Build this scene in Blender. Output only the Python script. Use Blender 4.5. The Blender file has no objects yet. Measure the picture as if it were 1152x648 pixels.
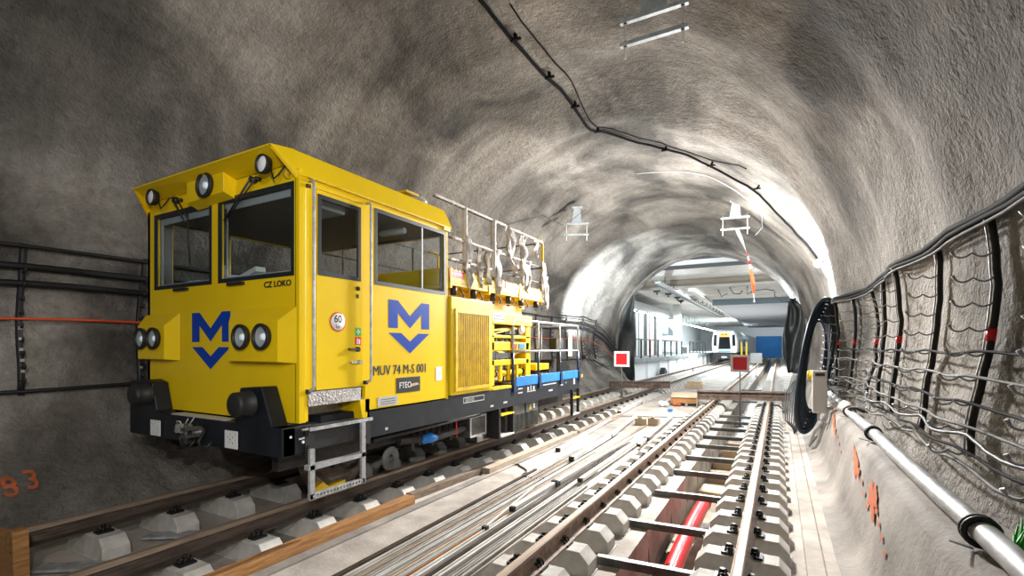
import bpy, math, random
from mathutils import Vector, Matrix, noise, Euler
random.seed(7)
D = bpy.data; S = bpy.context.scene; COL = S.collection
PI = math.pi

# ------------------------------------------------------------------ camera, world, light, exposure
cam_data = D.cameras.new('camera'); cam = D.objects.new('camera', cam_data); COL.objects.link(cam); S.camera = cam
cam.location = (0, 0, 1.662)
cam.rotation_euler = (PI/2, 0, math.radians(28.875))
cam_data.sensor_fit = 'HORIZONTAL'; cam_data.sensor_width = 36.0
cam_data.lens = 36.0*544/1152
cam_data.shift_y = (390-324)/1152
cam_data.clip_start = 0.05; cam_data.clip_end = 400

S.view_settings.view_transform = 'Standard'; S.view_settings.look = 'None'
S.view_settings.gamma = 1.0; S.view_settings.exposure = 0.50; S.view_settings.use_curve_mapping = False

W = D.worlds.new('world'); S.world = W; W.use_nodes = True
W.node_tree.nodes['Background'].inputs[0].default_value = (0.55, 0.60, 0.66, 1)
W.node_tree.nodes['Background'].inputs[1].default_value = 0.17

def lamp(name, kind, loc, energy, color=(1, 1, 1), size=0.3, aim=None, size_y=None, cone=None):
    l = D.lights.new(name, kind); l.energy = energy; l.color = color
    if kind == 'AREA':
        l.size = size
        if size_y: l.shape = 'RECTANGLE'; l.size_y = size_y
    elif kind in ('POINT', 'SPOT'):
        l.shadow_soft_size = size
    if cone: l.spot_size = math.radians(cone); l.spot_blend = 0.6
    o = D.objects.new(name, l); COL.objects.link(o); o.location = loc
    if aim is not None:
        o.rotation_euler = (Vector(aim)-Vector(loc)).to_track_quat('-Z', 'Y').to_euler()
    return o

COOL = (0.86, 0.95, 1.0); WARM = (1.0, 0.965, 0.92)
lamp('work_light_behind_camera', 'SPOT', (0.7, -1.2, 4.0), 520, WARM, 0.3, aim=(-5.6, 4.8, 3.4), cone=88)
lamp('work_light_right_of_camera', 'SPOT', (0.80, -0.5, 2.6), 330, WARM, 0.06, aim=(-6.0, 3.2, 2.0), cone=74)
lamp('fill_light_crown', 'AREA', (-2.2, 10.9, 4.6), 380, WARM, 0.40, aim=(-1.9, 6.6, 0)).data.spread = math.radians(105)  # added fill without a fixture, lights the sleeper tops from ahead
lamp('fill_light_middle', 'POINT', (-2.2, 13.6, 3.2), 950, WARM, 0.20)  # added unseen fill, brightens the lining beyond the big ridge
lamp('work_light_behind_left', 'POINT', (-4.5, -4.0, 4.2), 50, COOL, 0.3)
lamp('tarp_fill_light', 'AREA', (-1.5, 90, 4.4), 170, COOL, 4.0, aim=(-1.5, 94, 1.5))  # extra fill put in to brighten the blue tarpaulin
lamp('station_light_near', 'AREA', (-3.0, 31, 4.9), 420, COOL, 7.0, aim=(-3.0, 31, 0), size_y=5)
lamp('station_light_middle', 'AREA', (-4.0, 46, 4.5), 3300, COOL, 7.0, aim=(-4.0, 46, 0), size_y=14)
lamp('station_light_far', 'AREA', (-5.5, 72, 4.4), 4200, COOL, 7.0, aim=(-4.0, 72, 0), size_y=24)

# ------------------------------------------------------------------ materials
def mat(name, col, rough=0.7, metal=0.0, col2=None, scale=6.0, bump=0.0, bscale=60.0, detail=6.0, contrast=(0.35, 0.65), spec=0.5, stretch=None, coat=0.0):
    m = D.materials.new(name); m.use_nodes = True; n = m.node_tree.nodes; l = m.node_tree.links
    b = n['Principled BSDF']; b.inputs['Base Color'].default_value = (*col, 1)
    b.inputs['Roughness'].default_value = rough; b.inputs['Metallic'].default_value = metal
    b.inputs['Specular IOR Level'].default_value = spec
    if coat: b.inputs['Coat Weight'].default_value = coat; b.inputs['Coat Roughness'].default_value = 0.12
    tc = n.new('ShaderNodeTexCoord'); src = tc.outputs['Object']
    if stretch:
        mp = n.new('ShaderNodeMapping'); mp.inputs['Scale'].default_value = stretch
        l.new(src, mp.inputs['Vector']); src = mp.outputs['Vector']
    if col2:
        t = n.new('ShaderNodeTexNoise'); t.inputs['Scale'].default_value = scale; t.inputs['Detail'].default_value = detail
        t.inputs['Roughness'].default_value = 0.62
        r = n.new('ShaderNodeValToRGB'); e = r.color_ramp.elements
        e[0].position, e[1].position = contrast; e[0].color = (*col, 1); e[1].color = (*col2, 1)
        l.new(src, t.inputs['Vector']); l.new(t.outputs['Fac'], r.inputs['Fac']); l.new(r.outputs['Color'], b.inputs['Base Color'])
    if bump:
        t2 = n.new('ShaderNodeTexNoise'); t2.inputs['Scale'].default_value = bscale; t2.inputs['Detail'].default_value = 5
        bp = n.new('ShaderNodeBump'); bp.inputs['Strength'].default_value = bump; bp.inputs['Distance'].default_value = 0.02
        l.new(src, t2.inputs['Vector']); l.new(t2.outputs['Fac'], bp.inputs['Height']); l.new(bp.outputs['Normal'], b.inputs['Normal'])
    return m

def emis(name, col, strength):
    m = D.materials.new(name); m.use_nodes = True; b = m.node_tree.nodes['Principled BSDF']
    b.inputs['Base Color'].default_value = (*col, 1); b.inputs['Emission Color'].default_value = (*col, 1); b.inputs['Emission Strength'].default_value = strength
    return m

def glass(name, tint=(0.85, 0.92, 0.95), refl=0.12):
    m = D.materials.new(name); m.use_nodes = True; n = m.node_tree.nodes; l = m.node_tree.links
    n.remove(n['Principled BSDF']); out = n['Material Output']
    tr = n.new('ShaderNodeBsdfTransparent'); tr.inputs[0].default_value = (*tint, 1)
    gl = n.new('ShaderNodeBsdfGlossy'); gl.inputs['Roughness'].default_value = 0.03
    fr = n.new('ShaderNodeLayerWeight'); fr.inputs[0].default_value = 0.5
    pw = n.new('ShaderNodeMath'); pw.operation = 'POWER'; pw.inputs[1].default_value = 4.0
    ad = n.new('ShaderNodeMath'); ad.operation = 'MULTIPLY_ADD'; ad.inputs[1].default_value = 0.7; ad.inputs[2].default_value = refl; ad.use_clamp = True
    mx = n.new('ShaderNodeMixShader')
    l.new(fr.outputs['Facing'], pw.inputs[0]); l.new(pw.outputs[0], ad.inputs[0]); l.new(ad.outputs[0], mx.inputs[0]); l.new(tr.outputs[0], mx.inputs[1]); l.new(gl.outputs[0], mx.inputs[2]); l.new(mx.outputs[0], out.inputs[0])
    return m

def shotcrete():
    m = D.materials.new('shotcrete'); m.use_nodes = True; n = m.node_tree.nodes; l = m.node_tree.links
    b = n['Principled BSDF']; b.inputs['Roughness'].default_value = 0.8; b.inputs['Specular IOR Level'].default_value = 0.45
    tc = n.new('ShaderNodeTexCoord')
    def nz(scale, detail, rough, dist=0.0, sc=None):
        t = n.new('ShaderNodeTexNoise'); t.inputs['Scale'].default_value = scale; t.inputs['Detail'].default_value = detail
        t.inputs['Roughness'].default_value = rough; t.inputs['Distortion'].default_value = dist
        s = tc.outputs['Object']
        if sc:
            mp = n.new('ShaderNodeMapping'); mp.inputs['Scale'].default_value = sc; mp.inputs['Location'].default_value = (3.1, 7.4, 1.2); l.new(s, mp.inputs['Vector']); s = mp.outputs['Vector']
        l.new(s, t.inputs['Vector']); return t.outputs['Fac']
    def ramp(f, stops):
        r = n.new('ShaderNodeValToRGB'); e = r.color_ramp.elements
        while len(e) < len(stops): e.new(0.5)
        for i, (p, c) in enumerate(stops): e[i].position = p; e[i].color = (*c, 1)
        l.new(f, r.inputs['Fac']); return r.outputs['Color']
    def mul(a, b_, fac=1.0, mode='MULTIPLY'):
        x = n.new('ShaderNodeMix'); x.data_type = 'RGBA'; x.blend_type = mode; x.inputs[0].default_value = fac
        l.new(a, x.inputs[6]); l.new(b_, x.inputs[7]); return x.outputs[2]
    base = ramp(nz(0.55, 4, 0.5, 0.6, (1.0, 0.62, 0.8)), [(0.37, (0.095, 0.089, 0.081)), (0.5, (0.27, 0.250, 0.226)), (0.64, (0.44, 0.41, 0.375))])
    band = ramp(nz(0.9, 3, 0.5, 0.4, (0.35, 1.6, 0.35)), [(0.34, (0.64, 0.62, 0.60)), (0.58, (1, 1, 1))])
    spots = ramp(nz(9, 6, 0.75), [(0.30, (0.62, 0.62, 0.6)), (0.62, (1.15, 1.15, 1.15))])
    c = mul(mul(base, band), spots, 0.8)
    l.new(c, b.inputs['Base Color'])
    h1 = nz(26, 5, 0.62); h2 = nz(7, 4, 0.6)
    ad = n.new('ShaderNodeMath'); ad.operation = 'MULTIPLY_ADD'; l.new(h2, ad.inputs[0]); ad.inputs[1].default_value = 1.6; l.new(h1, ad.inputs[2])
    bp = n.new('ShaderNodeBump'); bp.inputs['Strength'].default_value = 0.85; bp.inputs['Distance'].default_value = 0.045
    l.new(ad.outputs[0], bp.inputs['Height']); l.new(bp.outputs['Normal'], b.inputs['Normal'])
    return m

SHOT = shotcrete()
CONC = mat('slab_concrete', (0.27, 0.24, 0.21), 0.85, col2=(0.50, 0.45, 0.405), scale=1.6, bump=0.35, bscale=30, detail=9)
WETC = mat('wet_channel_concrete', (0.16, 0.125, 0.085), 0.25, col2=(0.30, 0.25, 0.18), scale=2.2, bump=0.2, bscale=12)
KERB = mat('kerb_concrete', (0.12, 0.105, 0.092), 0.8, col2=(0.33, 0.30, 0.27), scale=1.1, bump=0.35, bscale=25, detail=9)
BLOCKC = mat('precast_concrete', (0.42, 0.40, 0.365), 0.8, col2=(0.60, 0.58, 0.54), scale=5, bump=0.2, bscale=60)
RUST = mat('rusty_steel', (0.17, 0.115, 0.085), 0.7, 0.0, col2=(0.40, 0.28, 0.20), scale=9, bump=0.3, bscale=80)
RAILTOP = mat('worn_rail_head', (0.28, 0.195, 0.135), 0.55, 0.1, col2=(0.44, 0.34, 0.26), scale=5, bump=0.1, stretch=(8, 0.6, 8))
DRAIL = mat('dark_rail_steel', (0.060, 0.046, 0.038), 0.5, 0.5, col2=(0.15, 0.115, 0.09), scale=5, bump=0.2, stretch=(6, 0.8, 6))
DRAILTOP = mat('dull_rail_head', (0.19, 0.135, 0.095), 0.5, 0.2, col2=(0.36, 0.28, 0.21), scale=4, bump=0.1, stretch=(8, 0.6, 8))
BLACK = mat('black_paint', (0.016, 0.016, 0.018), 0.5, bump=0.05)
CLIPM = mat('black_spring_steel', (0.014, 0.014, 0.015), 0.45, 0.4)
TIEM = mat('dark_galvanised_steel', (0.07, 0.072, 0.07), 0.5, 0.6, col2=(0.15, 0.15, 0.14), scale=8)
CABLE = mat('black_cable_sheath', (0.016, 0.016, 0.018), 0.5, spec=0.35)
CABLEB = mat('blue_black_hose', (0.012, 0.030, 0.055), 0.38)
DCAB = mat('dusty_grey_cable', (0.07, 0.07, 0.07), 0.65, col2=(0.20, 0.20, 0.195), scale=6, spec=0.2)
WCAB = mat('matt_black_cable', (0.010, 0.010, 0.011), 0.75, spec=0.08)
DBEAM = mat('dark_brown_steel', (0.055, 0.038, 0.030), 0.7, col2=(0.17, 0.115, 0.085), scale=7, bump=0.3)
GALV = mat('galvanised_steel', (0.33, 0.34, 0.35), 0.5, 0.35, col2=(0.56, 0.57, 0.58), scale=12)
PIPEM = mat('scuffed_grey_pipe', (0.26, 0.265, 0.27), 0.5, 0.3, col2=(0.50, 0.505, 0.51), scale=14, stretch=(1, .35, 1))
ZINC = mat('zinc_steel', (0.42, 0.48, 0.53), 0.45, 0.2, col2=(0.66, 0.72, 0.76), scale=9)
ALU = mat('aluminium', (0.22, 0.21, 0.195), 0.5, 0.1, col2=(0.48, 0.46, 0.43), scale=3, stretch=(6, 0.7, 6))
WHITEM = mat('white_profile', (0.72, 0.72, 0.71), 0.5, 0.0, col2=(0.50, 0.49, 0.46), scale=3, stretch=(6, 0.7, 6))
YEL = mat('yellow_paint', (0.84, 0.57, 0.004), 0.36, col2=(0.90, 0.62, 0.006), scale=1.3, spec=0.3, bump=0.02, bscale=4)
YELD = mat('grimy_yellow_paint', (0.58, 0.38, 0.015), 0.45, col2=(0.86, 0.58, 0.01), scale=7, bump=0.1)
BLUE = mat('blue_paint', (0.002, 0.052, 0.40), 0.45, spec=0.2)
BLUEB = mat('bright_blue_paint', (0.012, 0.16, 0.52), 0.4, col2=(0.02, 0.21, 0.62), scale=5)
NAVY = mat('navy_paint', (0.012, 0.028, 0.09), 0.4)
FRAME = mat('black_blue_frame_paint', (0.005, 0.007, 0.011), 0.45, col2=(0.014, 0.018, 0.025), scale=4, spec=0.35)
UNDER = mat('grimy_black', (0.012, 0.012, 0.013), 0.6, col2=(0.035, 0.032, 0.03), scale=8)
RUBBER = mat('black_rubber', (0.015, 0.016, 0.016), 0.55)
GASK = mat('window_seal', (0.010, 0.016, 0.022), 0.4)
GLASS = glass('cab_glass', (0.72, 0.78, 0.80), 0.04)
CLEAR = glass('clear_glass', (0.9, 0.95, 0.96), 0.05)
CHEQ = mat('checker_plate', (0.36, 0.35, 0.34), 0.35, 0.8, col2=(0.60, 0.59, 0.57), scale=40, bump=0.6, bscale=45)
CREAM = mat('cab_interior_grey', (0.17, 0.17, 0.165), 0.7)
SEATM = mat('dark_seat_fabric', (0.03, 0.035, 0.04), 0.8)
RED = mat('red_paint', (0.75, 0.015, 0.015), 0.4)
DRED = mat('dark_red_board', (0.42, 0.006, 0.012), 0.5)
BRED = mat('bright_red_board', (0.95, 0.015, 0.02), 0.45)
REDPIPE = mat('red_plastic_pipe', (0.62, 0.006, 0.012), 0.33, coat=0.3)
WHITE = mat('white_paint', (0.82, 0.82, 0.81), 0.45)
GREY = mat('light_grey_paint', (0.50, 0.51, 0.51), 0.45)
ORANGE = mat('orange_sheath', (0.75, 0.085, 0.02), 0.4)
OPAINT = mat('orange_spray_paint', (0.62, 0.13, 0.03), 0.8, col2=(0.40, 0.12, 0.05), scale=20)
WOODO = mat('orange_brown_timber', (0.22, 0.095, 0.028), 0.7, col2=(0.46, 0.23, 0.075), scale=4, bump=0.2, stretch=(14, 1.2, 14))
WOODG = mat('weathered_timber', (0.27, 0.21, 0.155), 0.85, col2=(0.46, 0.38, 0.30), scale=4, bump=0.3, stretch=(14, 1.2, 14))
WOODD = mat('dark_wet_timber', (0.10, 0.07, 0.05), 0.7, col2=(0.26, 0.19, 0.13), scale=4, bump=0.3, stretch=(14, 1.2, 14))
CARD = mat('tan_board', (0.52, 0.40, 0.27), 0.85, col2=(0.62, 0.50, 0.36), scale=5)
PLASTIC = mat('white_plastic_film', (0.66, 0.63, 0.60), 0.5, col2=(0.48, 0.42, 0.36), scale=9, bump=0.3)
MEMB = mat('black_membrane', (0.018, 0.022, 0.024), 0.42, col2=(0.035, 0.042, 0.045), scale=2.5, bump=0.5, bscale=5)
REFL = mat('lamp_reflector', (0.90, 0.91, 0.93), 0.35, 0.6)
LENS = emis('lamp_lens', (0.80, 0.84, 0.88), 0.25)
GREEN = mat('bright_green_plastic', (0.02, 0.45, 0.03), 0.5)
BLUTARP = mat('blue_tarpaulin', (0.008, 0.12, 0.36), 0.7, col2=(0.012, 0.15, 0.42), scale=1)

# ------------------------------------------------------------------ mesh builder
class M:
    def __init__(s): s.v = []; s.f = []; s.m = []; s.mats = []; s.cur = 0; s.sm = []
    def use(s, m):
        if m not in s.mats: s.mats.append(m)
        s.cur = s.mats.index(m); return s
    def add(s, vs, fs, smooth=False):
        o = len(s.v); s.v += [tuple(v) for v in vs]
        for f in fs: s.f.append(tuple(i+o for i in f)); s.m.append(s.cur); s.sm.append(smooth)
        return s
    def box(s, x0, x1, y0, y1, z0, z1):
        x0, x1 = min(x0, x1), max(x0, x1); y0, y1 = min(y0, y1), max(y0, y1); z0, z1 = min(z0, z1), max(z0, z1)
        return s.hexa([(x0, y0, z0), (x1, y0, z0), (x1, y1, z0), (x0, y1, z0), (x0, y0, z1), (x1, y0, z1), (x1, y1, z1), (x0, y1, z1)])
    def hexa(s, p):
        return s.add(p, [(0, 3, 2, 1), (4, 5, 6, 7), (0, 1, 5, 4), (1, 2, 6, 5), (2, 3, 7, 6), (3, 0, 4, 7)])
    def obox(s, c, size, rot=(0, 0, 0)):
        R = Euler(rot).to_matrix(); c = Vector(c); a, b, d = [q/2 for q in size]
        return s.hexa([c+R@Vector(q) for q in ((-a, -b, -d), (a, -b, -d), (a, b, -d), (-a, b, -d), (-a, -b, d), (a, -b, d), (a, b, d), (-a, b, d))])
    def beam(s, p0, p1, w, h, up=(0, 0, 1)):
        p0 = Vector(p0); p1 = Vector(p1); d = (p1-p0).normalized(); u = Vector(up)
        if abs(d.dot(u)) > 0.98: u = Vector((1, 0, 0))
        sd = d.cross(u).normalized(); u = sd.cross(d).normalized(); sd *= w/2; u *= h/2
        return s.hexa([p0-sd-u, p0+sd-u, p1+sd-u, p1-sd-u, p0-sd+u, p0+sd+u, p1+sd+u, p1-sd+u])
    def tube(s, pts, r, n=8, closed=False, caps=True):
        pts = [Vector(p) for p in pts]; k = len(pts); rr = r if isinstance(r, (list, tuple)) else [r]*k
        vs = []; up = None
        for i, p in enumerate(pts):
            if closed: t = pts[(i+1) % k]-pts[i-1]
            else: t = pts[min(i+1, k-1)]-pts[max(i-1, 0)]
            t.normalize()
            if up is None:
                up = Vector((0, 0, 1)) if abs(t.z) < 0.9 else Vector((1, 0, 0))
            a = t.cross(up)
            if a.length < 1e-5: a = t.cross(Vector((0, 1, 0)))
            a.normalize(); b = a.cross(t).normalized(); up = b
            for j in range(n):
                q = 2*PI*j/n; vs.append(p+(a*math.cos(q)+b*math.sin(q))*rr[i])
        fs = []
        for i in range(k if closed else k-1):
            i2 = (i+1) % k
            for j in range(n): fs.append((i*n+j, i*n+(j+1) % n, i2*n+(j+1) % n, i2*n+j))
        s.add(vs, fs, True)
        if caps and not closed:
            o = len(s.v)-len(vs)
            for ring in (0, k-1): s.f.append(tuple(o+ring*n+j for j in range(n))); s.m.append(s.cur); s.sm.append(False)
        return s
    def cyl(s, p0, p1, r0, r1=None, n=24):
        return s.tube([p0, p1], [r0, r0 if r1 is None else r1], n)
    def prism(s, poly, axis, a0, a1):
        # poly: 2-D outline; axis 'x' -> (y,z), 'y' -> (x,z), 'z' -> (x,y)
        def P(q, a): return {'x': (a, q[0], q[1]), 'y': (q[0], a, q[1]), 'z': (q[0], q[1], a)}[axis]
        k = len(poly); vs = [P(q, a0) for q in poly]+[P(q, a1) for q in poly]
        return s.add(vs, [tuple(range(k))[::-1], tuple(range(k, 2*k))]+[(i, (i+1) % k, k+(i+1) % k, k+i) for i in range(k)])
    def lathe(s, c, ax, prof, n=24):
        # prof: (distance along ax, radius)
        ax = Vector(ax).normalized(); c = Vector(c); a = ax.orthogonal().normalized(); b = ax.cross(a); vs = []
        for h, r in prof:
            for j in range(n):
                q = 2*PI*j/n; vs.append(c+ax*h+(a*math.cos(q)+b*math.sin(q))*r)
        fs = [(i*n+j, i*n+(j+1) % n, (i+1)*n+(j+1) % n, (i+1)*n+j) for i in range(len(prof)-1) for j in range(n)]
        return s.add(vs, fs, True)
    def panel(s, o, u, v, n, w, h, t, holes=()):
        # flat panel from corner o along u and v, thickness t along n, rectangular holes (u0,v0,u1,v1)
        o, u, v, n = Vector(o), Vector(u), Vector(v), Vector(n)
        holes = [(max(0, H[0]), max(0, H[1]), min(w, H[2]), min(h, H[3])) for H in holes]
        xs = sorted({0, w, *[q for H in holes for q in (H[0], H[2])]}); ys = sorted({0, h, *[q for H in holes for q in (H[1], H[3])]})
        def solid(i, j):
            if i < 0 or j < 0 or i >= len(xs)-1 or j >= len(ys)-1: return False
            cx = (xs[i]+xs[i+1])/2; cy = (ys[j]+ys[j+1])/2
            return not any(H[0] < cx < H[2] and H[1] < cy < H[3] for H in holes)
        for i in range(len(xs)-1):
            for j in range(len(ys)-1):
                if not solid(i, j): continue
                p = [o+u*xs[a]+v*ys[b] for a, b in ((i, j), (i+1, j), (i+1, j+1), (i, j+1))]; q = [x-n*t for x in p]
                s.add(p+q, [(0, 1, 2, 3), (7, 6, 5, 4)])
                for k, (di, dj) in enumerate(((0, -1), (1, 0), (0, 1), (-1, 0))):
                    if not solid(i+di, j+dj): s.add([p[k], p[(k+1) % 4], q[(k+1) % 4], q[k]], [(0, 1, 2, 3)])
        return s
    def obj(s, name, m=None, parent=None, bevel=0.0, flip=False):
        if not s.mats: s.use(m)
        off = Vector((0, 0, 0)); p = parent
        while p is not None: off = off+p.location; p = p.parent
        lo = Vector((0, 0, 0))
        if parent is None and getattr(s, 'recentre', True) and s.v:
            xs = [q[0] for q in s.v]; ys = [q[1] for q in s.v]; zs = [q[2] for q in s.v]
            lo = Vector(((min(xs)+max(xs))/2, (min(ys)+max(ys))/2, min(zs)))
        off = off+lo
        me = D.meshes.new(name); me.from_pydata([(q[0]-off.x, q[1]-off.y, q[2]-off.z) for q in s.v], [], s.f)
        for mm in s.mats: me.materials.append(mm)
        me.polygons.foreach_set('material_index', s.m); me.polygons.foreach_set('use_smooth', s.sm)
        import bmesh
        bm = bmesh.new(); bm.from_mesh(me)
        if not flip: bmesh.ops.recalc_face_normals(bm, faces=bm.faces)
        bm.to_mesh(me); bm.free(); me.update()
        o = D.objects.new(name, me); COL.objects.link(o); o.location = lo
        if parent: o.parent = parent
        if bevel:
            b = o.modifiers.new('bevel', 'BEVEL'); b.width = bevel; b.segments = 2; b.limit_method = 'ANGLE'; b.angle_limit = math.radians(40)
        return o

def struct(o): o['kind'] = 'structure'; return o
def tag(o, label, cat, group=None, kind=None):
    o['label'] = label; o['category'] = cat
    if group: o['group'] = group
    if kind: o['kind'] = kind
    return o
def thing(name, loc, label, cat, group=None):
    o = D.objects.new(name, None); COL.objects.link(o); o.location = loc; o.empty_display_size = 0.2
    return tag(o, label, cat, group)
def copy_tree(o, parent=None):
    c = o.copy(); COL.objects.link(c); c.parent = parent
    for ch in [x for x in D.objects if x.parent == o]: copy_tree(ch, c)
    return c
def copy_thing(o, kids, loc, rz=0, label=None, group=None):
    c = o.copy(); COL.objects.link(c); c.location = loc; c.rotation_euler = (0, 0, rz)
    if label: c['label'] = label
    if group: c['group'] = group
    for k in kids:
        d = k.copy(); COL.objects.link(d); d.parent = c
        for g in k.children: e = g.copy(); COL.objects.link(e); e.parent = d
    return c
def text(name, body, m, parent, loc, rot, size, sx=1.0, bold=0.0, align='LEFT', thick=0.002):
    cu = D.curves.new(name, 'FONT'); cu.body = body; cu.size = size; cu.extrude = thick; cu.offset = bold; cu.align_x = align; cu.resolution_u = 3
    t = D.objects.new(name, cu); COL.objects.link(t)
    bpy.context.view_layer.update()
    me = D.meshes.new_from_object(t); COL.objects.unlink(t); D.objects.remove(t)
    for v in me.vertices: v.co.x *= sx
    me.materials.clear(); me.materials.append(m)
    o = D.objects.new(name, me); COL.objects.link(o)
    p = parent; off = Vector((0, 0, 0))
    while p is not None: off = off+p.location; p = p.parent
    o.parent = parent; o.location = Vector(loc)-off; o.rotation_euler = rot
    return o
FRONT = (PI/2, 0, 0)          # text readable from -Y
SIDE = (PI/2, 0, PI/2)        # text readable from +X
def smooth(a, b, x):
    t = max(0.0, min(1.0, (x-a)/(b-a))); return t*t*(3-2*t)

# ------------------------------------------------------------------ tunnel lining
PORTAL = 25.0
ZC = 1.9
def sec(Y):
    k = smooth(16.0, 24.0, Y)
    return -3.45+0.20*k, 4.75-0.49*k
def undul(Y, a):
    # ridges where the lining runs over the lattice girders
    r = 0.0
    for yr, amp, w in ((-1.5, .05, .5), (2.3, .07, .5), (4.6, .05, .45), (7.0, .07, .5), (10.4, .24, .6), (13.4, .035, .5), (16.0, .05, .45), (18.6, .05, .4), (20.6, .05, .35), (22.4, .04, .3)):
        yy = Y + 0.5*math.sin(a*2.3+yr) + (0.35 if yr < 9 else 0.12)*math.sin(a*5.1+yr*3)
        x = yy-yr
        r -= amp*math.exp(-(x/(w if x > 0 else w*1.6))**2)*(0.75+0.5*noise.noise(Vector((a*1.3, yr, 3.0))))
    r += 0.16*noise.noise(Vector((a*1.9, Y*0.42, 1.7)))*(1-0.6*smooth(14, 22, Y))
    r += 0.05*noise.noise(Vector((a*5.5, Y*1.3, 9.7)))
    r += 0.014*noise.noise(Vector((a*24, Y*5.5, 2.2)))+0.007*noise.noise(Vector((a*60, Y*14, 5.2)))
    return r
def wall_pt(Y, a, inset=0.0):
    cx, R = sec(Y); r = R+undul(Y, a)-inset
    return (cx+r*math.cos(a), Y, ZC+r*math.sin(a))
def wall_x(Y, z, side=1, inset=0.0):
    """x of the lining at height z"""
    cx, R = sec(Y)
    if z >= ZC:
        a = math.asin(min(1, (z-ZC)/R)); a = a if side > 0 else PI-a
        return cx+side*(math.sqrt(max(0, R*R-(z-ZC)**2))+undul(Y, a)-inset)
    a = 0 if side > 0 else PI
    low = ((1.9, 0), (1.2, -.08), (.75, -.15), (.5, -.18)) if side > 0 else ((1.9, 0), (1.0, -.10), (.45, -.40), (.05, -1.0), (-.4, -1.45))
    for (z0, o0), (z1, o1) in zip(low, low[1:]):
        if z >= z1:
            o = o0+(o1-o0)*(z0-z)/(z0-z1); break
    else: o = low[-1][1]
    if side < 0: o *= 1-0.35*smooth(15, 24, Y)
    n = undul(Y, a)*(0.6+0.4*smooth(.4, 1.9, z))
    n += 0.06*noise.noise(Vector((Y*1.5, z*2.1, 4+side)))*(1 if z < 1.6 else 0)
    if side < 0 and z < 0.7: n += 0.10*noise.noise(Vector((Y*3.7, z*6, 8)))+0.05*noise.noise(Vector((Y*9, z*14, 1)))
    return cx+side*(R+o+n-inset)

def lining():
    ys = []; y = -5.0
    while y < PORTAL-1e-6:
        ys.append(y); y += 0.11 if y > 0 else 0.3
    ys.append(PORTAL)
    NA = 210
    cols = []       # (kind, value)
    for i in range(19): cols.append(('r', 0.45+(ZC-0.45)*i/19))
    for i in range(NA+1): cols.append(('a', PI*i/NA))
    for i in range(1, 31): cols.append(('l', ZC-(ZC+0.40)*i/30))
    vs = []
    for Y in ys:
        for k, q in cols:
            if k == 'a': vs.append(wall_pt(Y, q))
            elif k == 'r': vs.append((wall_x(Y, q, 1), Y, q))
            else: vs.append((wall_x(Y, q, -1), Y, q))
    nc = len(cols)
    fs = [(j*nc+i, j*nc+i+1, (j+1)*nc+i+1, (j+1)*nc+i) for j in range(len(ys)-1) for i in range(nc-1)]
    me = D.meshes.new('all'); me.from_pydata(vs, [], fs); me.update()
    nrm = [v.normal.copy() for v in me.vertices]
    D.meshes.remove(me)
    split = {'wall_right': (0, 19+38), 'ceiling': (19+38, 19+NA-38), 'wall_left': (19+NA-38, nc-1)}
    for name, (c0, c1) in split.items():
        w = c1-c0+1; idx = [j*nc+i for j in range(len(ys)) for i in range(c0, c1+1)]
        f2 = [(j*w+i, j*w+i+1, (j+1)*w+i+1, (j+1)*w+i) for j in range(len(ys)-1) for i in range(w-1)]
        m2 = D.meshes.new(name); m2.from_pydata([vs[i] for i in idx], [], f2)
        m2.polygons.foreach_set('use_smooth', [True]*len(f2)); m2.materials.append(SHOT); m2.update()
        m2.normals_split_custom_set_from_vertices([nrm[i] for i in idx])
        o = D.objects.new(name, m2); COL.objects.link(o); struct(o)
lining()

# portal ring end face (the lining seen as a thick rim against the station box)
mb = M().use(KERB); n = 72; outer = 1.6
vs = []
for i in range(n+1):
    a = -0.10*PI+1.2*PI*i/n; cx, R = sec(PORTAL)
    aa = min(PI, max(0, a)); r = R+undul(PORTAL, aa)-0.06
    for rr, yy in ((r, PORTAL-0.05), (r, PORTAL+0.55), (r+outer, PORTAL+0.55), (r+outer, PORTAL-0.05)):
        x = cx+rr*math.cos(a); z = ZC+rr*math.sin(a)
        vs.append((x, yy, z))
mb.add(vs, [(4*i+k, 4*i+(k+1) % 4, 4*i+4+(k+1) % 4, 4*i+4+k) for i in range(n) for k in range(4)], False)
struct(mb.obj('trim_1'))

# ------------------------------------------------------------------ floor with the two drainage channels
FZ = -0.385
mb = M().use(CONC)
def strip(x0, x1, z0, z1=None, y0=-5, y1=100, m=CONC):
    mb.use(m); z1 = z0 if z1 is None else z1
    mb.add([(x0, y0, z0), (x1, y0, z1), (x1, y1, z1), (x0, y1, z0)], [(0, 1, 2, 3)])
def vstep(x, z0, z1, m=CONC):
    mb.use(m); mb.add([(x, -5, z0), (x, 100, z0), (x, 100, z1), (x, -5, z1)], [(0, 1, 2, 3)])
strip(-9.5, -5.52, FZ); vstep(-5.52, FZ, -.9); strip(-5.52, -5.05, -.9, m=WETC); vstep(-5.05, FZ, -.9)
strip(-5.05, -4.10, FZ); vstep(-4.10, FZ, -.30); strip(-4.10, -2.30, -.30); vstep(-2.30, -.30, FZ); strip(-2.30, -1.28, FZ)
vstep(-1.28, FZ, -.98); strip(-1.28, -.68, -.98, m=WETC); vstep(-.68, FZ, -.98); strip(-.68, .22, FZ); vstep(.22, FZ, -.29); strip(.22, 3.2, -.29)
mb.recentre = False
struct(mb.obj('floor', flip=True))
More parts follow.
